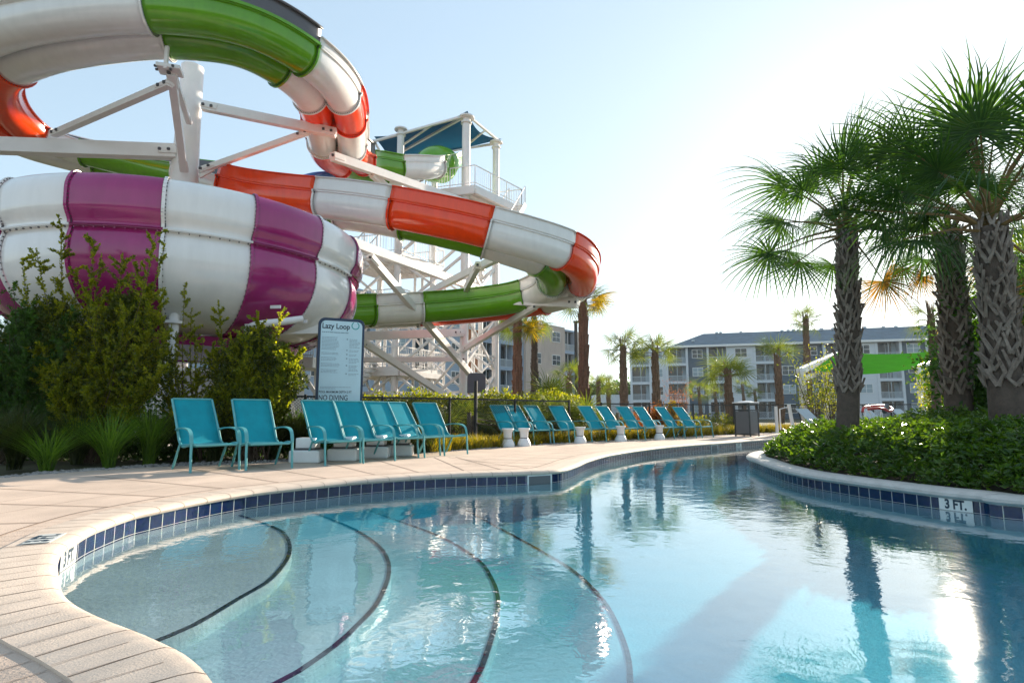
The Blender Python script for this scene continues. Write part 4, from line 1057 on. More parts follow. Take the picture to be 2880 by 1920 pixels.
# ---------------------------------------------------------------- palms
FUS = .27
def frond_mesh(name, m, L=.95, lp=.9, nb=38, spread=155, droop=.35, seed=0, width=1.0):
    rg = np.random.default_rng(seed); V = []
    h = np.array([lp, 0, -.04 * lp])
    angs = np.linspace(-spread, spread, nb)
    for i_, a in enumerate(angs):
        a = math.radians(a + rg.uniform(-2, 2)); ln = L * (.72 + .28 * math.cos(a * .55)) * rg.uniform(.88, 1.05)
        d = np.array([math.cos(a), math.sin(a), -.10 - .12 * abs(math.sin(a))]); d /= np.linalg.norm(d)
        s = np.array([-math.sin(a), math.cos(a), 0]); da = math.radians(2 * spread / nb) * .5
        rows = []; seg = 6; dr = droop * rg.uniform(.4, 1.7)
        for k in range(seg + 1):
            t = k / seg; r = ln * t; c = h + d * r * (1 - .12 * dr * t * t) + np.array([0, 0, -dr * ln * max(0, t - .35) ** 2.0])
            fus = math.tan(da) * r * 1.05
            wmax = math.tan(da) * ln * FUS * .95
            w_ = (fus if t < FUS else wmax * max(0, 1 - (t - FUS) / (1 - FUS)) ** .8) * width + .001
            rows.append((c - s * w_ + np.array([0, 0, .35 * w_]), c, c + s * w_ + np.array([0, 0, .35 * w_])))
        for k in range(seg):
            V += [rows[k][0], rows[k][1], rows[k + 1][1], rows[k + 1][0], rows[k][1], rows[k][2], rows[k + 1][2], rows[k + 1][1]]
    v = np.array(V); me_o = quadmesh(v, name, m); me = me_o.data
    WL.pop(me_o.name, None); bpy.data.objects.remove(me_o); return me
def petiole_mesh(lp):
    mb = MB(); mb.tube([(0, 0, .01), (lp * .5, 0, .05 * lp), (lp * 1.15, 0, -.03 * lp)], [.028, .016, .008], 5)
    me = bpy.data.meshes.new('petiole'); me.from_pydata([tuple(v) for v in mb.v], [], mb.f); me.materials.append(M_petiole); return me
BIG = [frond_mesh('frond', L_palm, 1.05, 1.2, 38, 140, .25 + .18 * k, k) for k in range(5)]
BIGB = [frond_mesh('frond', L_palmb, .95, 1.2, 40, 125, .9 + .3 * k, 40 + k) for k in range(2)]
BIGP = petiole_mesh(1.2)
SM = [frond_mesh('frond', L_palmm, .85, .62, 19, 125, .3 + .25 * k, 10 + k, .72) for k in range(3)]
SMY = frond_mesh('frond', L_palmy, .95, .6, 34, 140, .35, 20, 1.5)
SMP = petiole_mesh(.55)
def trunk_mesh(pts, r, name, parent, barkm, boots=True, bootm=None, row=.115, z_smooth=.5, npr=7, bs=1.0):
    MB().tube(pts, r, 16).build(name, barkm, parent, smooth=60)
    if not boots: return
    mb = MB(); tot = 0; L = [0]
    for a, b in zip(pts, pts[1:]): L.append(L[-1] + (b - a).length)
    k = 0; s = z_smooth
    while s < L[-1]:
        i_ = max(j for j in range(len(L)) if L[j] <= s); i_ = min(i_, len(pts) - 2); t = (s - L[i_]) / (L[i_ + 1] - L[i_])
        c = pts[i_].lerp(pts[i_ + 1], t); rr_ = r[i_] * (1 - t) + r[i_ + 1] * t
        for j in range(npr):
            a = 2 * math.pi * (j + (k % 2) * .5) / npr + random.uniform(-.06, .06)
            if random.random() < .10: continue
            a += random.uniform(-.2, .2)
            for sgn in (-1, 1):
                if random.random() < .08: continue
                hgt = row * random.uniform(.9, 2.9) * bs; da = math.pi / npr * random.uniform(.75, 1.05)
                a0, a1 = a, a + sgn * da
                o0 = Vector((math.cos(a0), math.sin(a0), 0)); o1 = Vector((math.cos(a1), math.sin(a1), 0))
                p0 = c + o0 * (rr_ * .98); p1 = c + o1 * (rr_ * (random.uniform(1.05, 1.3) if random.random() < .8 else random.uniform(1.3, 1.55))) + Z * hgt
                tw_ = Vector((0, 0, 1)); wd = .032 * bs * (rr_ / .25); th = .03 * bs * (rr_ / .25) * random.uniform(.6, 1.5)
                side = (p1 - p0).normalized().cross(o0).normalized()
                mb.add([p0 - side * wd * 1.3, p0 + side * wd * 1.3, p0 + side * wd + o0 * th, p0 - side * wd + o0 * th,
                        p1 - side * wd * .7, p1 + side * wd * .7, p1 + side * wd * .5 + o1 * th, p1 - side * wd * .5 + o1 * th],
                       [(0, 1, 5, 4), (1, 2, 6, 5), (2, 3, 7, 6), (3, 0, 4, 7), (4, 5, 6, 7)])
        s += row; k += 1
    mb.build('leaf_boots', bootm or M_boot, parent)
def crown(t, top, n, meshes, pet, sc=1.0, lo=-50, hi=80, yel=None, yn=0, rolls=40, back=None, seed=None, pw=.85):
    if seed is not None: random.seed(seed)
    for k in range(n):
        me = random.choice(meshes)
        if k < yn: me = yel
        f = (k + .5) / n; az = k * 2.39996 + random.uniform(-.3, .3)
        el = R(hi + (lo - hi) * f ** pw + random.uniform(-9, 9))
        if k < yn: el = R(random.uniform(-15, 15)); az = random.uniform(-.9, .3)
        s = sc * random.uniform(.88, 1.12) * (1 if el > 0 else .95)
        M4 = Matrix.Rotation(az, 4, 'Z') @ Matrix.Rotation(-el, 4, 'Y') @ Matrix.Rotation(R(random.uniform(-rolls, rolls)), 4, 'X') @ Matrix.Scale(s, 4)
        o = bpy.data.objects.new('frond', me); C.objects.link(o); o.parent = t
        o.matrix_local = Matrix.Translation(top + Vector((random.uniform(-.05, .05), random.uniform(-.05, .05), random.uniform(-.1, .12)))) @ M4
        p = bpy.data.objects.new('petiole', pet); C.objects.link(p); p.parent = o
    random.seed(seed or 3)
def big_palm(px_base, Y, px_top, py_top, label, r0, r1, nf, sc, seed, lo=-50, nd=3):
    b = Vector((X(px_base, Y, 1180), Y, 0.0)); top = P(px_top, py_top, Y)
    t = thing('palm_tree', label, 'palm', b, 'big palms on the island')
    n = 12; pts = []; rs = []
    for k in range(n + 1):
        f = k / n; p = b.lerp(top, f); p.x += (top.x - b.x) * .12 * math.sin(math.pi * f) ; pts.append(p)
        rs.append(r0 * (1.12 - .5 * min(f * 6, 1) * .2) * (1 - f) + r1 * f if f > .08 else r0 * 1.12)
    trunk_mesh(pts, rs, 'trunk', t, M_bark, z_smooth=1.25)
    crown(t, top - b, nf, BIG, BIGP, sc, lo, 86, seed=seed, pw=1.15)
    crown(t, top - b, nd, BIGB, BIGP, sc * .9, -68, -35, seed=seed + 5)
    return t
big_palm(2373, 10.6, 2382, 650, 'palm on the left tip of the island with the most slender trunk', .195, .15, 26, 1.14, 11, -30, 1)
big_palm(2692, 11.8, 2668, 662, 'palm in the middle of the island with criss-cross bark, crown behind the others', .255, .20, 24, 1.0, 12, -36, 2)
big_palm(2835, 8.4, 2785, 640, 'nearest palm with the thickest leaning trunk at the right of the island', .24, .175, 27, 1.22, 13, -6, 1)
def small_palm(px_, Y, pbase, ptop, label, r=.16, n=16, sc=1.0, bark=None, yn=0, lo=-35, boots=True, grp='small palms around the resort', seed=1, hi=80):
    r *= .64
    zt = P(px_, ptop, Y).z; b = Vector((X(px_, Y, 1000), Y, 0)); top = Vector((X(px_, Y, ptop), Y, zt))
    t = thing('small_palm', label, 'palm', b, grp)
    pts = [b.lerp(top, k / 6) for k in range(7)]; rs = [r * (1.15 - .35 * k / 6) for k in range(7)]
    trunk_mesh(pts, rs, 'trunk', t, bark or M_barks, boots=boots, bootm=bark or M_barks, row=.22, z_smooth=.3, npr=6, bs=2.4 if bark is M_barkr else 1.6)
    crown(t, top - b, n, SM, SMP, sc, lo, hi, yel=SMY, yn=yn, seed=seed, rolls=55)
small_palm(1752, 32, 1140, 985, 'palm left of the white apartment block with drooping left frond', .25, 15, 1.35, seed=21)
small_palm(1842, 32, 1140, 995, 'palm in front of the left end of the white apartment block', .25, 14, 1.25, seed=22, lo=-20)
small_palm(2046, 30, 1180, 1060, 'bushy palm in front of the second bay of the white block', .24, 18, 1.25, seed=23, lo=-10)
small_palm(2186, 33, 1180, 1010, 'narrow palm just right of the litter bin with few fronds', .24, 9, 1.2, seed=24, lo=25)
small_palm(2266, 45, 1180, 905, 'tall palm rising above the roof of the apartment block', .30, 14, 1.3, seed=25)
small_palm(1640, 33, 1140, 850, 'tall brown palm with two bright yellow fronds beside the lamp pole', .30, 20, 1.45, M_barkr, yn=2, seed=26)
small_palm(1455, 33, 1120, 915, 'palm with shaggy red trunk and yellow fronds left of the beige wing', .28, 16, 1.25, M_barkr, yn=2, seed=27)
small_palm(1503, 34, 1120, 905, 'dark palm beside the shaggy red palm under the slide end', .24, 14, 1.2, M_bark, seed=28)
small_palm(1600, 40, 1130, 1065, 'short dark palm in front of the blue wing', .24, 12, 1.3, seed=29)
small_palm(1682, 44, 1140, 1085, 'small palm right of the lamp pole, left of the pair', .2, 11, 1.0, seed=30)
small_palm(1710, 46, 1140, 1085, 'small palm right of the lamp pole, right of the pair', .2, 11, 1.0, seed=31)
small_palm(2088, 70, 1140, 1092, 'tiny far palm in front of the white wall behind the litter bin', .2, 11, 1.2, seed=32)
small_palm(2122, 72, 1140, 1108, 'tiny far palm left of the narrow palm', .2, 11, 1.1, seed=33)
small_palm(1965, 62, 1140, 1100, 'tiny far palm in front of the slate bay', .2, 12, 1.4, seed=34)
small_palm(2010, 66, 1140, 1110, 'tiny far palm in front of the second balcony bay', .2, 10, 1.1, seed=35)
small_palm(2620, 19, 1200, 905, 'small yellowish palm between the two thick trunks', .14, 14, .85, M_barks, yn=1, seed=36)
small_palm(2868, 15, 1200, 800, 'bushy palm at the right edge behind the nearest trunk', .2, 22, 1.25, M_barks, seed=37, lo=-60)
# ---------------------------------------------------------------- left planting
# hedge masses
def mass(name, label, boxes, n, leaf, m, cat='hedge'):
    Ps = []; 
    for (c, r, w_) in boxes:
        k = int(n * w_); u = rng.normal(size=(k, 3)); u /= np.linalg.norm(u, axis=1, keepdims=True); rr_ = rng.random(k) ** .33
        bump_ = 1 + .18 * np.sin(u[:, 0] * 7 + c[0]) * np.sin(u[:, 1] * 6 + 1) + .12 * np.sin(u[:, 2] * 11 + c[0] * 3)
        Ps.append(np.array(c) + u * (rr_ * bump_)[:, None] * np.array(r))
    Pn = np.concatenate(Ps); Pn = Pn[Pn[:, 2] > -.02]; D = rng.normal(size=Pn.shape) + np.array([0, 0, .5]); s = rng.uniform(.6, 1.3, len(Pn))
    o = leaves(Pn, D, s * leaf[0], s * leaf[1], name, m); return o
def tipsfrom(lst, Y): return [(P(x, y, Y + random.uniform(-.3, .3)), d) for x, y, d in lst]
def rnd(x0, x1, y0, y1, n, d=1.0): return [(random.uniform(x0, x1), random.uniform(y0, y1), d * random.uniform(.6, 1.2)) for _ in range(n)]
gr = 'tall shrubs behind the near loungers'
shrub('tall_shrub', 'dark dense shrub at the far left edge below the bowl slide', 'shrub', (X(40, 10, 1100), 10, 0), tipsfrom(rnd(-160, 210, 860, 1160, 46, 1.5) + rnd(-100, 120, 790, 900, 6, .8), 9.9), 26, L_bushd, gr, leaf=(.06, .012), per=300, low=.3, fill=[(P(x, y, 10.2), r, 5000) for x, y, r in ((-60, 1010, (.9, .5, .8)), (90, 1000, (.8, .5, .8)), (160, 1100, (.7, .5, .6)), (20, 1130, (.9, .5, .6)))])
shrub('tall_shrub', 'tallest yellow green shrub with upright sprays in front of the purple panels', 'shrub', (X(250, 10, 1100), 10.1, 0),
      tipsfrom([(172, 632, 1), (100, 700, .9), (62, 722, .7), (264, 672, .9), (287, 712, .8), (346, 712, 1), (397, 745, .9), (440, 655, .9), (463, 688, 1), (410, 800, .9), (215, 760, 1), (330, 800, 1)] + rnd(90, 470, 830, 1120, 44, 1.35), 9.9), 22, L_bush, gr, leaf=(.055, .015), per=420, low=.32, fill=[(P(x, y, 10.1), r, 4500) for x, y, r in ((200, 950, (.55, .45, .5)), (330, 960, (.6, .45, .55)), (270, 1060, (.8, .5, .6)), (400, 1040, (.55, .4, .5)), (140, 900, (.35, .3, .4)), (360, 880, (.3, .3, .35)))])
shrub('tall_shrub', 'thin open shrub between the two bushy shrubs behind the first lounger', 'shrub', (X(520, 10.4, 1100), 10.6, 0),
      tipsfrom([(519, 802, .7), (449, 838, .9), (538, 868, .8), (560, 960, .5)] + rnd(430, 600, 900, 1150, 14, .8), 10.5), 14, L_bush, gr, leaf=(.045, .011), per=330, low=.35)
shrub('tall_shrub', 'yellow green shrub left of the rules sign', 'shrub', (X(715, 10.5, 1100), 10.6, 0),
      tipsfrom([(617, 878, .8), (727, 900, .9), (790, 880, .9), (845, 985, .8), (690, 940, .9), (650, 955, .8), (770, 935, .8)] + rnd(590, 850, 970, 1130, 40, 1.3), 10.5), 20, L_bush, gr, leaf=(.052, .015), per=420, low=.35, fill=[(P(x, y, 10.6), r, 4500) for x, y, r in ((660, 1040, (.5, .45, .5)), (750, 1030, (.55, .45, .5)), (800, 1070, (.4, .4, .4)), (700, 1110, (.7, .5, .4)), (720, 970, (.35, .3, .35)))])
hb = []
for px_ in range(-260, 960, 55):
    Y_ = 11.0 + (.6 if px_ > 600 else 0); hb.append(((X(px_, Y_, 1200), Y_, .35), (.42, .35, random.uniform(.55, .85) if px_ < 780 else .5), 1))
o = mass('dark_fill_leaves', '', hb, 1500, (.09, .02), L_bushd); tag(o, 'dark low leaf mass added to darken the bed behind the near loungers', 'planting', kind='stuff')  # added dark leaves standing in for the deep shade under the shrubs
# grass clumps
def clump(px_, py_, h, sp, n, label, m, grp='grass clumps in the gravel strip', width=.006, z=0):
    q = G(px_, py_, z); t = blades(q, n, h, sp, '', m, width=width, off=q, rad=.09)
    o = quadmesh(t, 'grass_clump', m); o.location = q; tag(o, label, 'grass clump', grp)
clump(130, 1325, .85, 1.0, 200, 'bright grass clump at the left end of the gravel strip', L_grass, width=.0045)
clump(305, 1315, 1.05, .95, 260, 'bright grass clump in the middle of the gravel strip', L_grass, width=.006)
clump(418, 1305, 1.15, .75, 220, 'tall upright grass clump left of the first lounger', L_grass, width=.0065)
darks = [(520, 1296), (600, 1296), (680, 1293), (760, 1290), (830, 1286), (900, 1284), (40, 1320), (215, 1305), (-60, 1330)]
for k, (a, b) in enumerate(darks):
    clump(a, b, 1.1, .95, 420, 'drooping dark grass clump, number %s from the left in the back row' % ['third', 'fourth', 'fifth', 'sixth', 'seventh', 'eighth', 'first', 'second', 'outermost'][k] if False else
          ['dark grass clump behind the first lounger', 'dark grass clump between the first and second lounger', 'dark grass clump behind the second lounger', 'dark grass clump behind the first block table', 'dark grass clump behind the third lounger', 'dark grass clump at the foot of the rules sign', 'dark grass clump left of the bright clumps', 'dark grass clump between the left bright clumps', 'dark grass clump at the very left edge'][k], L_grass_shade, 'dark grass clumps in the back row', .007)
# gravel strip
st = MB()
ico = [(0, 0, 1), (.89, 0, .45), (.28, .85, .45), (-.72, .53, .45), (-.72, -.53, .45), (.28, -.85, .45), (.72, .53, -.45), (-.28, .85, -.45), (-.89, 0, -.45), (-.28, -.85, -.45), (.72, -.53, -.45), (0, 0, -1)]
icf = [(0, 1, 2), (0, 2, 3), (0, 3, 4), (0, 4, 5), (0, 5, 1), (1, 6, 2), (2, 7, 3), (3, 8, 4), (4, 9, 5), (5, 10, 1), (6, 7, 2), (7, 8, 3), (8, 9, 4), (9, 10, 5), (10, 6, 1), (11, 7, 6), (11, 8, 7), (11, 9, 8), (11, 10, 9), (11, 6, 10)]
ep = resample(catmull(edge, 6), .05)
for _ in range(4200):
    k = int(random.random() ** 1.3 * len(ep)); p = ep[k]; s = random.uniform(.012, .04)
    d = Vector((p.x + 2, p.y, 0)).normalized() * random.uniform(0, .9) * (1 if random.random() < .8 else .4)
    q = Vector((p.x + d.x * .1 + random.uniform(-.1, .1), p.y + abs(d.y), -.02 + s * .35)); a = random.random() * 6.3; ca, sa_ = math.cos(a), math.sin(a); sx, sy, sz = s * random.uniform(.8, 1.4), s * random.uniform(.7, 1), s * random.uniform(.5, .8)
    st.add([(q.x + (x * ca * sx - y * sa_ * sy), q.y + (x * sa_ * sx + y * ca * sy), q.z + z * sz) for x, y, z in ico], icf)
o = st.build('gravel', M_stone, smooth=180); tag(o, 'strip of grey white river stones along the deck edge', 'gravel', kind='stuff')
# border grass behind loungers + far border
def border(pxs, name, label, n_per, h, sp, m, width=.006, dy=(0.25, .9)):
    V = []
    pp = resample(catmull([G(*p) for p in pxs], 6), .16)
    for p in pp:
        for _ in range(2):
            c = (p.x + random.uniform(-.1, .1), p.y + random.uniform(*dy), -.02)
            V.append(blades(c, n_per, h * random.uniform(.8, 1.15), sp, '', m, width=width, rad=.12, seg=4))
    o = quadmesh(np.concatenate(V), name, m); return tag(o, label, 'border grass', kind='stuff')
border([(1190, 1276), (1360, 1262), (1500, 1251), (1640, 1243)], 'border_grass', 'yellow green tufted grass bordering the deck behind the loungers', 34, .42, .38, L_border)
border([(1640, 1243), (1800, 1235), (2000, 1225), (2150, 1218), (2300, 1212)], 'border_grass', 'sunlit yellow green grass border in front of the far fence', 34, .48, .40, L_border, .009)
border([(1000, 1288), (1100, 1281), (1200, 1275)], 'border_grass', 'green grass behind the right end of the near lounger group', 40, .75, .45, L_grass_shade, .008, (.3, 1.1))
hb = []
for px_ in range(1000, 1640, 40):
    Y_ = 15.6 + (px_ - 1000) / 640 * 5.2; q = P(px_, random.uniform(1098, 1122), Y_); hb.append(((q.x, Y_ + 1.0, q.z * .5), (.75, .7, q.z * .55), 1))
o = mass('hedge', '', hb, 3200, (.11, .028), L_hedge); tag(o, 'green mixed hedge behind the fence and far loungers', 'hedge', kind='stuff')
hb = []
for px_ in range(1655, 2080, 60):
    Y_ = 28; q = P(px_, random.uniform(1150, 1170), Y_); hb.append(((X(px_, Y_), Y_, .3), (.9, .6, .5), 1))
o = mass('hedge', '', hb, 900, (.12, .03), L_hedge); tag(o, 'low green planting beyond the far fence', 'hedge', kind='stuff')
# palmetto fans
def palmetto(px_, Y, h, n, sc, label, meshes=SM, yn=0, seed=1, cat='palmetto'):
    b = Vector((X(px_, Y, 1150), Y, 0)); t = thing('palmetto', label, cat, b, 'palmettos in the hedge')
    MB().tube([b, b + Z * h * .5], [.09, .06], 8).build('stem', M_barks, t)
    crown(t, Vector((0, 0, h * .45)), n, meshes, SMP, sc, 15, 85, yel=SMY, yn=yn, seed=seed, rolls=40)
for k, (px_, Y_, h, n_, sc, lb) in enumerate([(1300, 18, 1.0, 14, .75, 'bright palmetto left of the dark post, in the hedge'), (1260, 17, .5, 10, .7, 'low palmetto behind the fence corner'),
        (1500, 19, .9, 14, .8, 'palmetto behind the third far lounger'), (1560, 20, 1.2, 14, .95, 'large palmetto behind the fourth far lounger'), (1650, 20.5, .9, 16, .9, 'yellow green palmetto behind the fifth far lounger'),
        (1600, 19.8, .7, 12, .85, 'palmetto right of the large one'), (1420, 17.6, .6, 10, .7, 'low palmetto behind the first far lounger'), (1545, 25, 2.6, 16, 1.3, 'tall feathery palmetto in front of the beige wing')]):
    palmetto(px_, Y_, h, n_, sc, lb, seed=50 + k, yn=0)
# croton / red and bare shrubs
def smallbush(px_, Y, h, w_, m, label, n=2600, leaf=(.09, .022), cat='shrub'):
    b = Vector((X(px_, Y, 1150), Y, 0)); t = thing('small_shrub', label, cat, b, 'small shrubs by the far fence')
    tips = [((b.x + random.uniform(-w_, w_), b.y + random.uniform(-w_, w_) * .7, h * random.uniform(.5, 1.05)), 1) for _ in range(22)]
    root = thing('tmp', '', '', b); 
    Ps = []; Ds = []; st = MB()
    for tp, _ in tips:
        tp = Vector(tp); st.tube([b, b.lerp(tp, .5), tp], [.015, .01, .004], 4, False)
        k = n // 22; s_ = .4 + .6 * rng.random(k); Ps.append(np.array(b)[None] * (1 - s_)[:, None] + np.array(tp)[None] * s_[:, None] + rng.normal(size=(k, 3)) * .10 * (w_ / .5 + .3)); Ds.append(rng.normal(size=(k, 3)) + np.array([0, 0, .4]))
    bpy.data.objects.remove(root)
    leaves(np.concatenate(Ps), np.concatenate(Ds), leaf[0], leaf[1], 'foliage', m, t, off=b); st.build('stems', M_twig, t)
smallbush(1840, 24.5, 1.15, .55, L_redl, 'orange red croton behind the eighth far lounger')
smallbush(1790, 26, .9, .5, L_redl, 'orange croton behind the seventh far lounger', 1400)
smallbush(1892, 25.5, 1.35, .25, L_palmy, 'narrow bright yellow plant behind the ninth far lounger', 700, (.16, .03))
smallbush(1912, 45, 3.8, 1.1, L_redl, 'thin reddish bare shrub in front of the white block', 500, (.12, .02))
smallbush(2290, 25, 3.9, .9, L_hedge, 'sparse yellow green tree left of the island-tip palm trunk', 800, (.11, .03))
smallbush(2340, 26, 3.4, .9, L_hedge, 'sparse yellow green tree just behind the island-tip palm trunk', 800, (.11, .03))
smallbush(2640, 21, 2.6, .6, L_bush, 'yellow leafed shrub under the right end of the sail', 2400, (.10, .028))
smallbush(2790, 14, 3.2, 1.2, L_bushd, 'dense dark shrub between the two right trunks', 9000, (.12, .035))
smallbush(2900, 11.5, 3.6, 1.2, L_bushd, 'dense dark shrub behind the nearest trunk at the right edge', 9000, (.12, .035))
# ---------------------------------------------------------------- island ground cover
import bisect
inner = offs(ic, inn, .30)
Ps = []; Ds = []; Ss = []
ipoly = [(p.x, p.y) for p in inner[::4]]
def dist_edge(x, y): 
    a = IPA; d = (a[:, 0] - x) ** 2 + (a[:, 1] - y) ** 2; return math.sqrt(d.min())
IPA = np.array(ipoly)
def inside(x, y):
    c = False; pts = IPOLY; j = len(pts) - 1
    for i_ in range(len(pts)):
        xi, yi = pts[i_]; xj, yj = pts[j]
        if (yi > y) != (yj > y) and x < (xj - xi) * (y - yi) / (yj - yi) + xi: c = not c
        j = i_
    return c
IPOLY = ipoly + [(33, 19), (33, 3.6)]
from mathutils import noise as mn
cnt = 0
while cnt < 8600:
    x = random.uniform(4.0, 11.5); y = random.uniform(4.6, 15.5)
    if x > y * 1.02 + .5: continue
    if random.random() > (6.5 / max(y, 6.5)) ** 1.3: continue
    if not inside(x, y): continue
    de = dist_edge(x, y)
    H = .10 + .62 * (1 - math.exp(-de / .55)) + .16 * mn.noise(Vector((x * 1.1, y * 1.1, 0))) + .12 * mn.noise(Vector((x * 3.5, y * 3.5, 4)))
    if x > 7.2 and y < 12: H += .15 * min(1, (x - 7.2))
    H = max(H, .08); nl = 9; hz = H * random.uniform(.55, 1.0)
    a = rng.uniform(0, 6.28, nl); el = rng.uniform(-.3, .9, nl)
    Ps.append(np.array([x, y, hz]) + rng.normal(size=(nl, 3)) * .03); Ds.append(np.stack([np.cos(a) * np.cos(el), np.sin(a) * np.cos(el), np.sin(el)], 1)); Ss.append(rng.uniform(.6, 1.25, nl)); cnt += 1
Pn, Dn, Sn = np.concatenate(Ps), np.concatenate(Ds), np.concatenate(Ss)
o = leaves(Pn, Dn, Sn * .088, Sn * .018, 'island_ground_cover', L_isl, fold=.5); tag(o, 'dense glossy green ground cover filling the island up to its coping', 'ground cover', kind='stuff')
# ---------------------------------------------------------------- buildings
def building(name, label, p0, d, bays, floors, fh, depth, roof=None, basez=0, grp=None):
    """bays: list of (t0, t1, wall material, kind, protrusion)"""
    p0 = Vector((p0[0], p0[1], 0)); d = Vector((d[0], d[1], 0)).normalized(); nrm = Vector((d.y, -d.x, 0))
    if nrm.y > 0: nrm = -nrm
    t = thing(name, label, 'building', p0, grp); M3 = Matrix((d, nrm, Z)).transposed()
    def bx(mb, t0, t1, n0, n1, z0, z1):
        c = p0 + d * (t0 + t1) / 2 + nrm * (n0 + n1) / 2 + Z * (z0 + z1) / 2; mb.box(c, (t1 - t0, abs(n1 - n0), z1 - z0), ax=M3)
    top = floors * fh
    for (t0, t1, wm, kind, pr) in bays:
        W_ = t1 - t0; mb = MB()
        if kind == 'balcony':
            m_ = min(.45, W_ * .1)
            bx(mb, t0, t0 + m_, -depth, pr, 0, top + .0); bx(mb, t1 - m_, t1, -depth, pr, 0, top)
            bx(mb, t0 + m_, t1 - m_, -depth, -1.2, 0, top)
            for f in range(floors + 1):
                z = f * fh; bx(mb, t0 + m_, t1 - m_, -1.2, pr - .004, max(0, z - .28), z + .12 if f < floors else top)
            mb.build('wall', wm, t)
            for f in range(floors):
                z = f * fh + .12; g = MB(); bx(g, t0 + m_ + .02, t1 - m_ - .02, -1.195, -1.15, z, z + fh - .45); g = g.build('patio_door', M_glass, t)
                fr_ = MB(); mid = (t0 + t1) / 2; bx(fr_, mid - .06, mid + .06, -1.15, -1.1, z, z + fh - .45); bx(fr_, mid + W_ * .22, mid + W_ * .22 + .8, -1.14, -1.12, z, z + fh - .5); fr_.build('frame', M_blind, g)
                r_ = MB(); bx(r_, t0 + m_, t1 - m_, pr - .12, pr - .06, z + .95, z + 1.02); bx(r_, t0 + m_, t1 - m_, pr - .12, pr - .06, z + .02, z + .08)
                nb_ = int((W_ - 2 * m_) / .16)
                for k in range(nb_ + 1):
                    x = t0 + m_ + (W_ - 2 * m_) * k / nb_; bx(r_, x - .03, x + .03, pr - .1, pr - .07, z + .08, z + .95)
                bx(r_, mid - .04, mid + .04, pr - .13, pr - .05, z, z + fh - .4)
                r_.build('railing', M_rail, t)
        else:
            bx(mb, t0, t1, -depth, pr, 0, top)
            mb.build('wall', wm, t)
            if kind.startswith('window'):
                nw = int(kind[6:] or 1)
                for f in range(floors):
                    for k in range(nw):
                        c = t0 + W_ * (k + .5) / nw; ww = min(.95, W_ / nw * .28); z = f * fh + .95
                        fr_ = MB(); bx(fr_, c - ww, c + ww, pr - .05, pr + .05, z, z + 1.5); o = fr_.build('window', M_white, t)
                        gl = MB()
                        for (a, b) in ((c - ww + .07, c - .04), (c + .04, c + ww - .07)):
                            bx(gl, a, b, pr + .052, pr + .06, z + .08, z + .72); bx(gl, a, b, pr + .052, pr + .06, z + .78, z + 1.42)
                        gl.build('pane', M_blind if random.random() < .45 else M_glass, o)
    if roof:
        t0, t1, zr, back, hip = roof; rf_ = MB()
        e = [p0 + d * t0 + nrm * .7 + Z * top, p0 + d * t1 + nrm * .7 + Z * top, p0 + d * t1 - nrm * (2 * back) + Z * top, p0 + d * t0 - nrm * (2 * back) + Z * top]
        r0, r1 = p0 + d * (t0 + hip) - nrm * back + Z * zr, p0 + d * t1 - nrm * back + Z * zr
        rf_.add(e + [r0, r1], [(0, 1, 5, 4), (2, 3, 4, 5), (3, 0, 4), (1, 2, 5), (0, 3, 2, 1)]); r_ = rf_.build('roof', M_roof, t)
        fa = MB(); bx(fa, t0, t1, .69, .78, top - .3, top + .05); fa.build('fascia', M_white, t)
        vv = MB()
        for k in range(26):
            u = random.uniform(.03, .97); v = random.choice((.3, .92, .95)); p = e[0].lerp(e[1], u).lerp(r0.lerp(r1, u), v); vv.box(p + Z * .2, (.45, .3, .3))
        vv.build('roof_vents', M_rail, r_)
    return t
b0 = (20.8, 100); bd = (43.1, -12); bdn = Vector((bd[0], bd[1])).normalized()
def tpx(px_, b0=b0, bdn=bdn):
    k = slope(px_, 1060)[0]; return (k * b0[1] - b0[0]) / (bdn.x - k * bdn.y)
def T2(a, b): return tpx(a), tpx(b)
bays = []
for a, b, m, kd, pr in ((1772, 1832, M_bwhite, 'balcony', -.3), (1832, 1874, M_bwhite, 'window1', -.35), (1874, 1937, M_bwhite, 'balcony', .25), (1937, 1990, M_bslate, 'window1', 0), (1990, 2052, M_bwhite, 'balcony', .3),
        (2052, 2122, M_bwhite, 'window1', .2), (2122, 2186, M_bwhite, 'balcony', .3), (2186, 2318, M_bslate, 'window2', 0), (2318, 2400, M_bwhite, 'balcony', .3), (2400, 2466, M_bwhite, 'window1', .2),
        (2466, 2542, M_bwhite, 'balcony', .3), (2542, 2610, M_bslate, 'window1', 0), (2610, 2672, M_bwhite, 'balcony', .3), (2672, 2760, M_bwhite, 'window1', .2), (2760, 2840, M_bwhite, 'balcony', .3), (2840, 2960, M_bslate, 'window2', 0)):
    t0, t1 = T2(a, b); bays.append((t0, t1, m, kd, pr))
building('apartment_building', 'long four storey white and slate apartment block with grey roof, right of the slides', b0, bd, bays, 4, 3.1, 14, roof=(tpx(1888), tpx(2960), 15.5, 8, 6))
c0 = (12.7, 88); cdv = Vector((-16.6, -19)).normalized()
def T3(a, b): return tpx(a, c0, cdv), tpx(b, c0, cdv)
bays = []
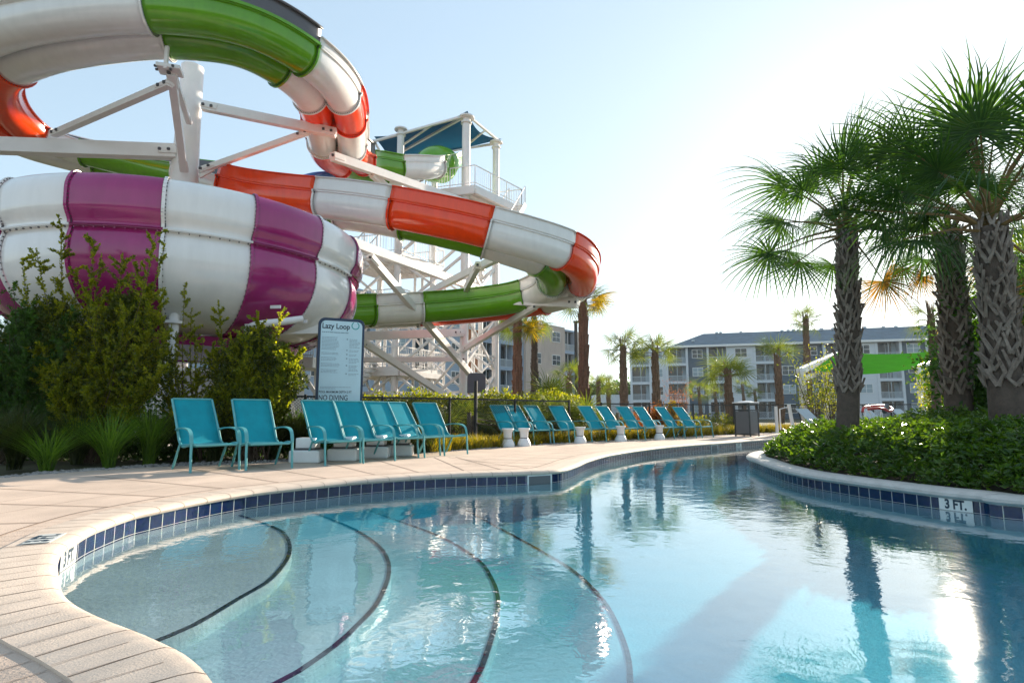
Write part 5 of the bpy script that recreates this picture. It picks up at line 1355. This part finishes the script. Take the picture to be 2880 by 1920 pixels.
for a, b, m, kd, pr in ((1670, 1645, M_bgrey, 'window1', -1.0), (1645, 1628, M_bbeige, 'none', -.6), (1628, 1582, M_bgrey, 'balcony', -.4), (1582, 1530, M_bbeige, 'window1', .5), (1530, 1470, M_bbeige, 'window1', .55), (1470, 1442, M_bgrey, 'window1', .2), (1442, 1398, M_bgrey, 'balcony', .3),
        (1398, 1348, M_bgrey, 'balcony', -.3), (1348, 1300, M_bterra, 'window1', .4), (1300, 1215, M_bgrey, 'window2', 0), (1215, 1150, M_bgrey, 'balcony', .3), (1150, 1040, M_bgrey, 'window2', 0), (1040, 960, M_bgrey, 'balcony', .3), (960, 860, M_bgrey, 'window2', 0), (860, 700, M_bgrey, 'window2', 0), (700, 520, M_bgrey, 'none', .1)):
    t0, t1 = T3(a, b); bays.append((t0, t1, m, kd, pr))
building('apartment_building', 'four storey blue grey, beige and terracotta apartment block behind the slide tower', c0, tuple(cdv), bays, 4, 3.3, 12)
# low far wall between the blocks and distant trees
q = Vector((X(1680, 120), 120, 0)); o = MB().box((X(1735, 110), 110, 2.2), (9, 6, 4.4)).build('far_garage', M_bwhite); tag(o, 'low white building between the two apartment blocks', 'building')
hb = []
for px_ in range(1655, 1790, 12): 
    Y_ = 125; hb.append(((X(px_, Y_), Y_, 3), (2.6, 2, random.uniform(3, 6)), 1))
o = mass('far_trees', '', hb, 900, (.6, .2), L_bushd); tag(o, 'distant row of dark trees on the horizon', 'trees', kind='stuff')
# white utility wall behind the shrubs on the left
q = P(640, 1060, 19); uw = thing('utility_hut', 'pale plaster hut wall seen through the shrubs under the bowl', 'hut', (q.x, q.y, 0))
MB().box((q.x - 3.0, q.y + 1.5, 1.1), (9, 3, 2.2)).build('wall', M_white2, uw, bevel=.02)
MB().box((q.x - 3.0, q.y + 1.5, 2.27), (9.3, 3.3, .14)).build('roof', M_steel, uw)

# ---------------------------------------------------------------- haze
hz = MB().box((0, 70, 12.5), (420, 230, 27)).build('haze', M_white)
hm = bpy.data.materials.new('haze_air'); hm.use_nodes = True; t = hm.node_tree
for n_ in list(t.nodes):
    if n_.type != 'OUTPUT_MATERIAL': t.nodes.remove(n_)
pv = t.nodes.new('ShaderNodeVolumePrincipled'); pv.inputs['Color'].default_value = (.95, .97, 1, 1); pv.inputs['Density'].default_value = .00018; pv.inputs['Anisotropy'].default_value = .3
t.links.new(pv.outputs[0], [n_ for n_ in t.nodes if n_.type == 'OUTPUT_MATERIAL'][0].inputs['Volume'])
hz.data.materials.clear(); hz.data.materials.append(hm); hz['kind'] = 'stuff'
